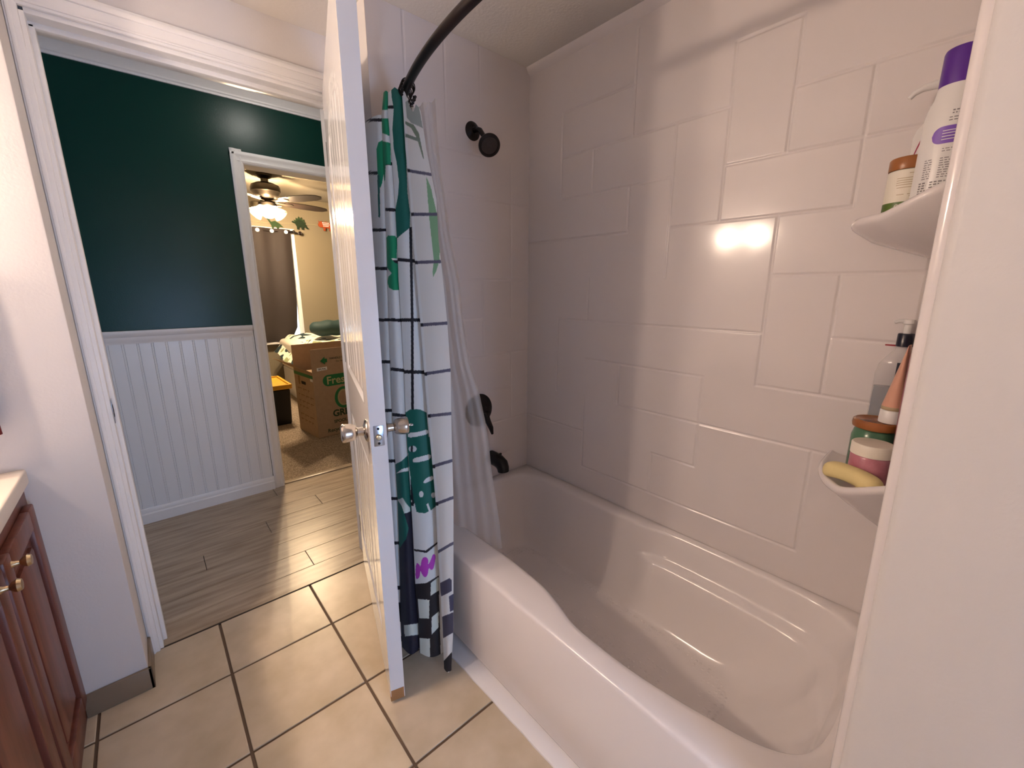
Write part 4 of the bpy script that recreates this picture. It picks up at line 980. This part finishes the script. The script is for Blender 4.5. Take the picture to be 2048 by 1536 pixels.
# curtain rod + curtain
t = thing('curtain_rod', (1.2, 6.02, 2.01), 'thin dark curtain rod with a round finial above the bedroom window', 'curtain rod')
bm = B(); tube(bm, [(.70, 6.02, 2.008), (1.655, 6.02, 2.014)], .007, 12); obj('rod_tube', bm, 'bronze', t)
bm = B(); torus(bm, frame((1.684, 6.02, 2.014), (1, 0, 0), (0, 0, 1), (0, 1, 0)), .018, .006, 20, 8); ball(bm, (1.684, 6.02, 2.014), .012); obj('finial', bm, 'bronze', t)
bm = B(); tube(bm, [(1.618, 6.085, 2.05), (1.618, 6.05, 2.045), (1.622, 6.02, 2.022)], .006, 10); obj('bracket', bm, 'bronze', t)
bm = B(); nr, nc = 60, 60; G_ = np.zeros((nr, nc, 3))
for i in range(nr):
    v = i / (nr - 1)
    for j in range(nc):
        s = j / (nc - 1)
        zb = .655 + (.0 if s < .75 else .0); zt = 2.052 - .006 * s
        right = np.interp(v, [0, .12, .35, .7, 1], [1.45, 1.53, 1.555, 1.565, 1.57])
        x = .78 + (right - .78) * s
        y = 6.020 + .016 * math.sin(s * 19 + .5) * (.55 + .45 * v) - .010 * (1 - v) * math.sin(s * 9)
        z = zb + (zt - zb) * v + (.0 if v > .15 else .02 * max(0, s - .8) * 5 * (.15 - v) / .15)
        G_[i, j] = (x, y, z)
grid_np(bm, G_); bc = obj('bedroom_curtain', bm, 'browncloth', ang=180, label='dark brown curtain hanging over the bedroom window', cat='curtain')
for xg in (1.20, 1.355, 1.512, 1.045):
    bm = B(); lathe(bm, [(0, -.001), (.019, -.001), (.022, .001), (.022, .004), (0, .005)], axis_frame((xg, 5.994, 2.012), (0, -1, 0)), 20); obj('grommet', bm, 'sticker', bc, label='bright grommet hole')
# dinosaur garland
t = thing('dinosaur_garland', (1.6, BY1 - .01, 2.05), 'garland of felt dinosaurs strung along the tan bedroom wall', 'garland')
bm = B(); tube(bm, [(.9, BY1 - .01, 2.12), (1.3, BY1 - .01, 2.115), (1.7, BY1 - .01, 2.135), (2.0, BY1 - .01, 2.145), (2.4, BY1 - .01, 2.17)], .004, 8); obj('cord', bm, 'cord', t)
def dino(name, pts, x, z, s, m, thick=.008, y=BY1 - .024):
    bm = B(); prism(bm, [(a * s, b * s) for a, b in pts], thick, frame((x, y, z), (1, 0, 0), (0, 0, 1), (0, -1, 0))); return obj(name, bm, m, t, ang=20)
steg = [(-.50, .12), (-.42, .18), (-.30, .12), (-.20, .20), (-.02, .30), (.20, .22), (.34, .05), (.44, -.18), (.56, -.24), (.44, -.28), (.28, -.16), (.22, -.20), (.20, -.34), (.10, -.34), (.08, -.20), (-.06, -.20), (-.08, -.34), (-.20, -.34), (-.20, -.16), (-.28, .0), (-.42, .06)]
spikes = [(-.30, .12), (-.34, .26), (-.22, .24), (-.20, .40), (-.09, .34), (-.03, .50), (.06, .36), (.16, .46), (.19, .30), (.32, .32), (.29, .18), (.40, .12), (.34, .05), (.2, .1), (0, .15)]
dino('spiked_back', spikes, 1.705, 2.13, .19, 'dino_g2', y=BY1 - .018); dino('stegosaurus', steg, 1.705, 2.13, .19, 'dino_g', y=BY1 - .026)
tri = [(-.48, .10), (-.40, .14), (-.44, .30), (-.34, .20), (-.26, .30), (-.14, .22), (.05, .28), (.30, .22), (.46, .05), (.62, -.10), (.46, -.10), (.40, -.34), (.28, -.34), (.26, -.16), (.02, -.16), (0, -.34), (-.12, -.34), (-.14, -.12), (-.30, -.14), (-.44, -.06)]
o_ = dino('triceratops', tri, 2.02, 2.14, .19, 'dino_o')
bm = B()
for k in range(14): lathe(bm, [(0, 0), (.0075, 0), (0, .003)], axis_frame((1.99 + (k % 5) * .018 + (k // 5) * .006, BY1 - .0325, 2.175 - (k // 5) * .020), (0, -1, 0)), 8)
obj('white_spots', bm, 'sticker', o_)
dino('long_neck_dinosaur', [(-.5, .3), (-.4, .35), (-.25, .1), (0, .18), (.25, .05), (.5, -.2), (.25, -.15), (.2, -.35), (.1, -.35), (.05, -.18), (-.1, -.18), (-.12, -.35), (-.22, -.35), (-.25, -.1), (-.42, .2)], 1.42, 2.11, .18, 'dino_g2')

# ceiling fan
FX, FY = 1.13, 5.05
fan = thing('ceiling_fan', (FX, FY, 2.44), 'dark bladed ceiling fan with lit glass shades in the bedroom', 'ceiling fan')
bm = B(); lathe(bm, [(0, 0), (.075, 0), (.075, -.018), (.055, -.035), (.035, -.045), (.035, -.075)], TR(FX, FY, 2.44), 32); obj('canopy', bm, 'fanbody', fan)
bm = B(); lathe(bm, [(.035, -.072), (.085, -.085), (.125, -.105), (.135, -.13), (.135, -.165), (.125, -.175), (.115, -.20), (.09, -.225), (.05, -.235), (.0, -.235)], TR(FX, FY, 2.44), 40); obj('motor_housing', bm, 'fanbody', fan)
for k in range(5):
    a = math.radians(-58 + 72 * k); T = Matrix.Translation((FX, FY, 2.185)) @ Matrix.Rotation(a, 4, 'Z') @ Matrix.Rotation(math.radians(-11), 4, 'X')
    bm = B(); prism(bm, [(.17, -.035), (.24, -.060), (.40, -.072), (.55, -.066), (.63, -.045), (.665, 0), (.63, .045), (.55, .066), (.40, .072), (.24, .060), (.17, .035)], .006, T); bl = obj('blade', bm, 'blade', fan)
    bm = B(); prism(bm, [(.06, -.02), (.14, -.014), (.24, -.030), (.27, 0), (.24, .030), (.14, .014), (.06, .02)], .005, T @ Matrix.Translation((0, 0, -.005))); obj('blade_iron', bm, 'fanbody', bl)
bm = B(); lathe(bm, [(0, -.236), (.06, -.236), (.06, -.26), (.085, -.272), (.085, -.30), (.05, -.325), (0, -.33)], TR(FX, FY, 2.44), 32); obj('light_kit', bm, 'fanbody', fan)
for k, a in enumerate((-100, 20, 140)):
    d = Vector((math.cos(math.radians(a)), math.sin(math.radians(a)), -.85)).normalized(); o0 = Vector((FX, FY, 2.44 - .295)) + Vector((d.x, d.y, 0)) * .06
    bm = B(); T = axis_frame(o0, d); lathe(bm, [(.022, 0), (.026, .02), (.035, .05), (.055, .085), (.068, .115), (.072, .125), (.066, .115), (.052, .085), (.032, .05), (.023, .02)], T, 32); sh = obj('glass_shade', bm, 'shade', fan)
    bm = B(); ball(bm, tuple(o0 + d * .095), .019); obj('bulb', bm, 'bulb', sh)
bm = B(); tube(bm, [(FX + .08, FY - .03, 2.15), (FX + .12, FY - .04, 2.15)], .008, 8); tube(bm, [(FX + .09, FY - .03, 2.15), (FX + .09, FY - .03, 2.06)], .003, 6); obj('pull_chain', bm, 'fanbody', fan)

# bed
bed = thing('bed', (2.1, 5.45, 0), 'bed with printed cloth behind the cardboard box', 'bed')
bm = B(); box(bm, (1.30, 4.95, .0), (2.9, 6.0, .35), .01); obj('bed_frame', bm, 'trimpaint', bed)
bm = B(); box(bm, (1.28, 4.92, .352), (2.9, 6.0, .70), .05, 4); obj('mattress', bm, 'creamplastic', bed)
bm = B(); nr, nc = 40, 50; G_ = np.zeros((nr, nc, 3)); random.seed(5)
for i in range(nr):
    for j in range(nc):
        u, v = i / (nr - 1), j / (nc - 1)
        x = 1.20 + 1.6 * v; y = 4.84 + 1.1 * u
        z = .735 + .018 * math.sin(9 * u + 3 * v) + .014 * math.sin(17 * v + 5 * u) + .008 * math.sin(31 * v - 14 * u)
        if u < .1: z -= (.1 - u) * 2.0
        if v < .12: z -= (.12 - v) / .12 * (.30 - .12 * u)
        G_[i, j] = (x, y, z)
grid_np(bm, G_)
obj('printed_blanket', bm, 'sheet', ang=180, label='cream cloth with dark plant print spread on the bed', cat='blanket')
bm = B(); nr, nc = 24, 24; prev = None
n1, n2 = 40, 20; rows = []
for i in range(n1 + 1):
    s = i / n1; sx = 2 * s - 1
    ww = .085 * (1 - abs(sx) ** 5) ** .5 + .002; hh_ = .090 * (1 - abs(sx) ** 5) ** .5 + .002
    cx2 = 1.475 + .62 * s; wob = .006 * math.sin(23 * s)
    rows.append([bm.verts.new((cx2, 5.30 + ww * 1.5 * math.cos(2 * PI * k / n2), .858 + wob + hh_ * math.copysign(abs(math.sin(2 * PI * k / n2)) ** .8, math.sin(2 * PI * k / n2)))) for k in range(n2)])
for a, b in zip(rows, rows[1:]):
    for k in range(n2): bm.faces.new((a[k], a[(k + 1) % n2], b[(k + 1) % n2], b[k]))
bm.faces.new(rows[0][::-1]); bm.faces.new(rows[-1])
obj('bolster_pillow', bm, 'dkgreen', ang=180, label='dark green bolster pillow on the bed by the tan wall', cat='pillow')

# cardboard box
BXT = Matrix.Translation((1.045, 3.82, .004)) @ Matrix.Rotation(math.radians(6), 4, 'Z')
bw, bd, bh = .52, .42, .60
cbx = thing('cardboard_box', tuple(BXT @ Vector((bw / 2, bd / 2, 0))), 'open brown cardboard box with green printing on the carpet', 'box')
bm = B(); th = .005
box(bm, (0, 0, 0), (bw, th, bh), T=BXT); box(bm, (0, bd - th, 0), (bw, bd, bh), T=BXT); box(bm, (0, th, 0), (th, bd - th, bh), T=BXT); box(bm, (bw - th, th, 0), (bw, bd - th, bh), T=BXT); box(bm, (0, 0, 0), (bw, bd, th), T=BXT)
cbody = obj('box_body', bm, 'card', cbx)
bm = B(); box(bm, (.0, 0, bh), (bw, th, bh + .205), T=BXT @ Matrix.Translation((0, 0, bh)) @ Matrix.Rotation(math.radians(2), 4, 'X') @ Matrix.Translation((0, 0, -bh))); obj('flap', bm, 'card', cbx)
bm = B(); box(bm, (.0, bd - th, bh), (bw, bd, bh + .21), T=BXT); obj('flap', bm, 'card', cbx)
bm = B(); box(bm, (0, .012, 0), (th, bd - .012, .20), T=BXT @ Matrix.Translation((0, 0, bh)) @ Matrix.Rotation(math.radians(-58), 4, 'Y')); obj('flap', bm, 'cardin', cbx)
bm = B(); box(bm, (th + .002, th + .002, bh - .012), (bw - th, bd * .55, bh - .008), T=BXT); obj('inner_flap', bm, 'cardin', cbx)
FT = BXT @ frame((0, -.0006, 0), (1, 0, 0), (0, 0, 1), (0, -1, 0))       # front face
bm = B()
pill = []
for k in range(13): a = PI / 2 + PI * k / 12; pill.append((.135 + .052 * math.cos(a), .515 + .052 * math.sin(a)))
for k in range(13): a = -PI / 2 + PI * k / 12; pill.append((.385 + .052 * math.cos(a), .515 + .052 * math.sin(a)))
prism(bm, pill, .0004, FT)
prism(bm, [(.075, .700), (.115, .735), (.115, .716), (.135, .716), (.135, .684), (.115, .684), (.115, .665)], .0004, FT @ Matrix.Translation((0, 0, .008)))
ell_o = [(.26 + .085 * math.cos(a), .340 + .102 * math.sin(a)) for a in np.linspace(0, 2 * PI, 41)]; ell_i = [(.26 + .058 * math.cos(a), .340 + .078 * math.sin(a)) for a in np.linspace(0, 2 * PI, 41)]
for k in range(40):
    q = [bm.verts.new(FT @ Vector((p[0], p[1], .0004))) for p in (ell_o[k], ell_o[k + 1], ell_i[k + 1], ell_i[k])]; bm.faces.new(q)
prism(bm, [(.27, .285), (.295, .300), (.375, .235), (.335, .232)], .0004, FT)
obj('green_print', bm, 'pgreen', cbody, label='green printed pill, ring and arrow')
bm = B(); text_into(bm, 'Fresh', .098, FT @ Matrix.Translation((.115, .482, .0006)), .0003, bold=.0016); obj('light_lettering', bm, 'ptan', cbody, label='light lettering on the green pill'); bm = B()
e2 = [(.26 + .052 * math.cos(a), .340 + .072 * math.sin(a)) for a in np.linspace(0, 2 * PI, 41)]; e3 = [(.26 + .046 * math.cos(a), .340 + .065 * math.sin(a)) for a in np.linspace(0, 2 * PI, 41)]
for k in range(40):
    q = [bm.verts.new(FT @ Vector((p[0], p[1], .0004))) for p in (e2[k], e2[k + 1], e3[k + 1], e3[k])]; bm.faces.new(q)
obj('light_ring', bm, 'ptan', cbody, label='light ring inside the green ring')
for txt, sz, pos, bo in (('GREEN', .085, (.145, .175, .0005), .003), ('SPOOL', .040, (.150, .112, .0005), .001), ('Recycle', .048, (.085, .035, .0005), .001), ('HANDLE WITH CARE', .027, (.155, .704, .0075), 0), ('Do Not Drop', .022, (.215, .676, .0075), 0)):
    bm = B(); text_into(bm, txt, sz, FT @ Matrix.Translation(pos), .0002, bold=bo); obj('dark_lettering', bm, 'pdark', cbody, label='dark green lettering')
bm = B(); prism(bm, [(.040, .612), (.130, .616), (.130, .644), (.040, .640)], .0006, FT @ Matrix.Translation((0, 0, .004))); sk = obj('address_sticker', bm, 'sticker', cbody, label='small white sticker')
bm = B(); text_into(bm, 'SPL7WL', .020, FT @ Matrix.Translation((.052, .620, .0052)), .0002, bold=.0006); obj('sticker_lettering', bm, 'ink', cbody)
LT = BXT @ frame((-.0006, 0, 0), (0, -1, 0), (0, 0, 1), (-1, 0, 0))
bm = B(); prism(bm, [(-.42, .545), (0, .545), (0, .575), (-.42, .575)], .0004, LT); obj('green_stripe', bm, 'pgreen', cbody, label='green stripe round the rim')
bm = B()
hp = [(-.26, .470), (-.17, .470), (-.165, .480), (-.17, .498), (-.26, .498), (-.265, .488)]; prism(bm, hp, .0006, LT); obj('hand_hole', bm, 'hole', cbody, label='dark hand hole')
bm = B(); prism(bm, [(-.06, .52), (-.005, .52), (-.005, .545), (-.06, .545)], .0006, LT); obj('address_sticker', bm, 'sticker', cbody)
random.seed(2)
for z, n_ in ((.42, 3), (.36, 4), (.30, 4), (.25, 3), (.17, 3), (.12, 4)):
    x_ = -.36
    for k in range(n_):
        bm = B(); w2 = random.uniform(.03, .09); prism(bm, [(x_, z), (x_ + w2, z), (x_ + w2, z + .007), (x_, z + .007)], .0004, LT); prism(bm, [(x_ + .01, z - .016), (x_ + .016, z - .016), (x_ + .016, z), (x_ + .01, z)], .0004, LT); x_ += w2 + .025
        obj('brown_print', bm, 'tape', cbody, label='faint brown printing')
bm = B()
prism(bm, [(-.33, .46), (-.29, .46), (-.29, .54), (-.33, .54)], .0005, LT)
obj('brown_label', bm, 'tape', cbody, label='brown printed patch')

# tote
tt = thing('storage_tote', (.86, 4.72, .003), 'black storage tote with a yellow lid on the carpet', 'tote')
bm = B(); box(bm, (.66, 4.44, .003), (1.00, 4.95, .365), .02, 3)
for v in bm.verts:
    f = 1 - .07 * (1 - (v.co.z / .365)); v.co.x = .83 + (v.co.x - .83) * f; v.co.y = 4.70 + (v.co.y - 4.70) * f
tb = obj('tote_body', bm, 'toteb', tt)
bm = B(); box(bm, (.645, 4.425, .366), (1.015, 4.965, .392), .008, 2); box(bm, (.67, 4.46, .392), (.99, 4.93, .402), .004); 
for a, b in (((.645, 4.425), (.668, 4.965)), ((.992, 4.425), (1.015, 4.965)), ((.668, 4.425), (.992, 4.45)), ((.668, 4.94), (.992, 4.965))): box(bm, (a[0], a[1], .390), (b[0], b[1], .412), .004)
obj('tote_lid', bm, 'totey', tt, label='yellow lid')
bm = B(); FT2 = frame((.86, 4.4585, .14), (1, 0, 0), (0, 0, 1), (0, -1, 0))
for k in range(5): prism(bm, [(.012, -.01 + k * .022), (.035 + (k % 2) * .02, -.01 + k * .022), (.035 + (k % 2) * .02, .002 + k * .022), (.012, .002 + k * .022)], .004, FT2 @ Matrix.Rotation(-.05, 4, 'X'), mi=1 if k < 2 else 0)
obj('printed_label', bm, ['sticker', 'totey'], tb, label='white and yellow label')

# ------------------------------------------------------------------ world: a dim cool sky, the rooms are closed
wd = bpy.data.worlds.new('world'); SC.world = wd; wd.use_nodes = True
bg = wd.node_tree.nodes['Background']; bg.inputs[0].default_value = (.6, .7, .9, 1); bg.inputs[1].default_value = .2
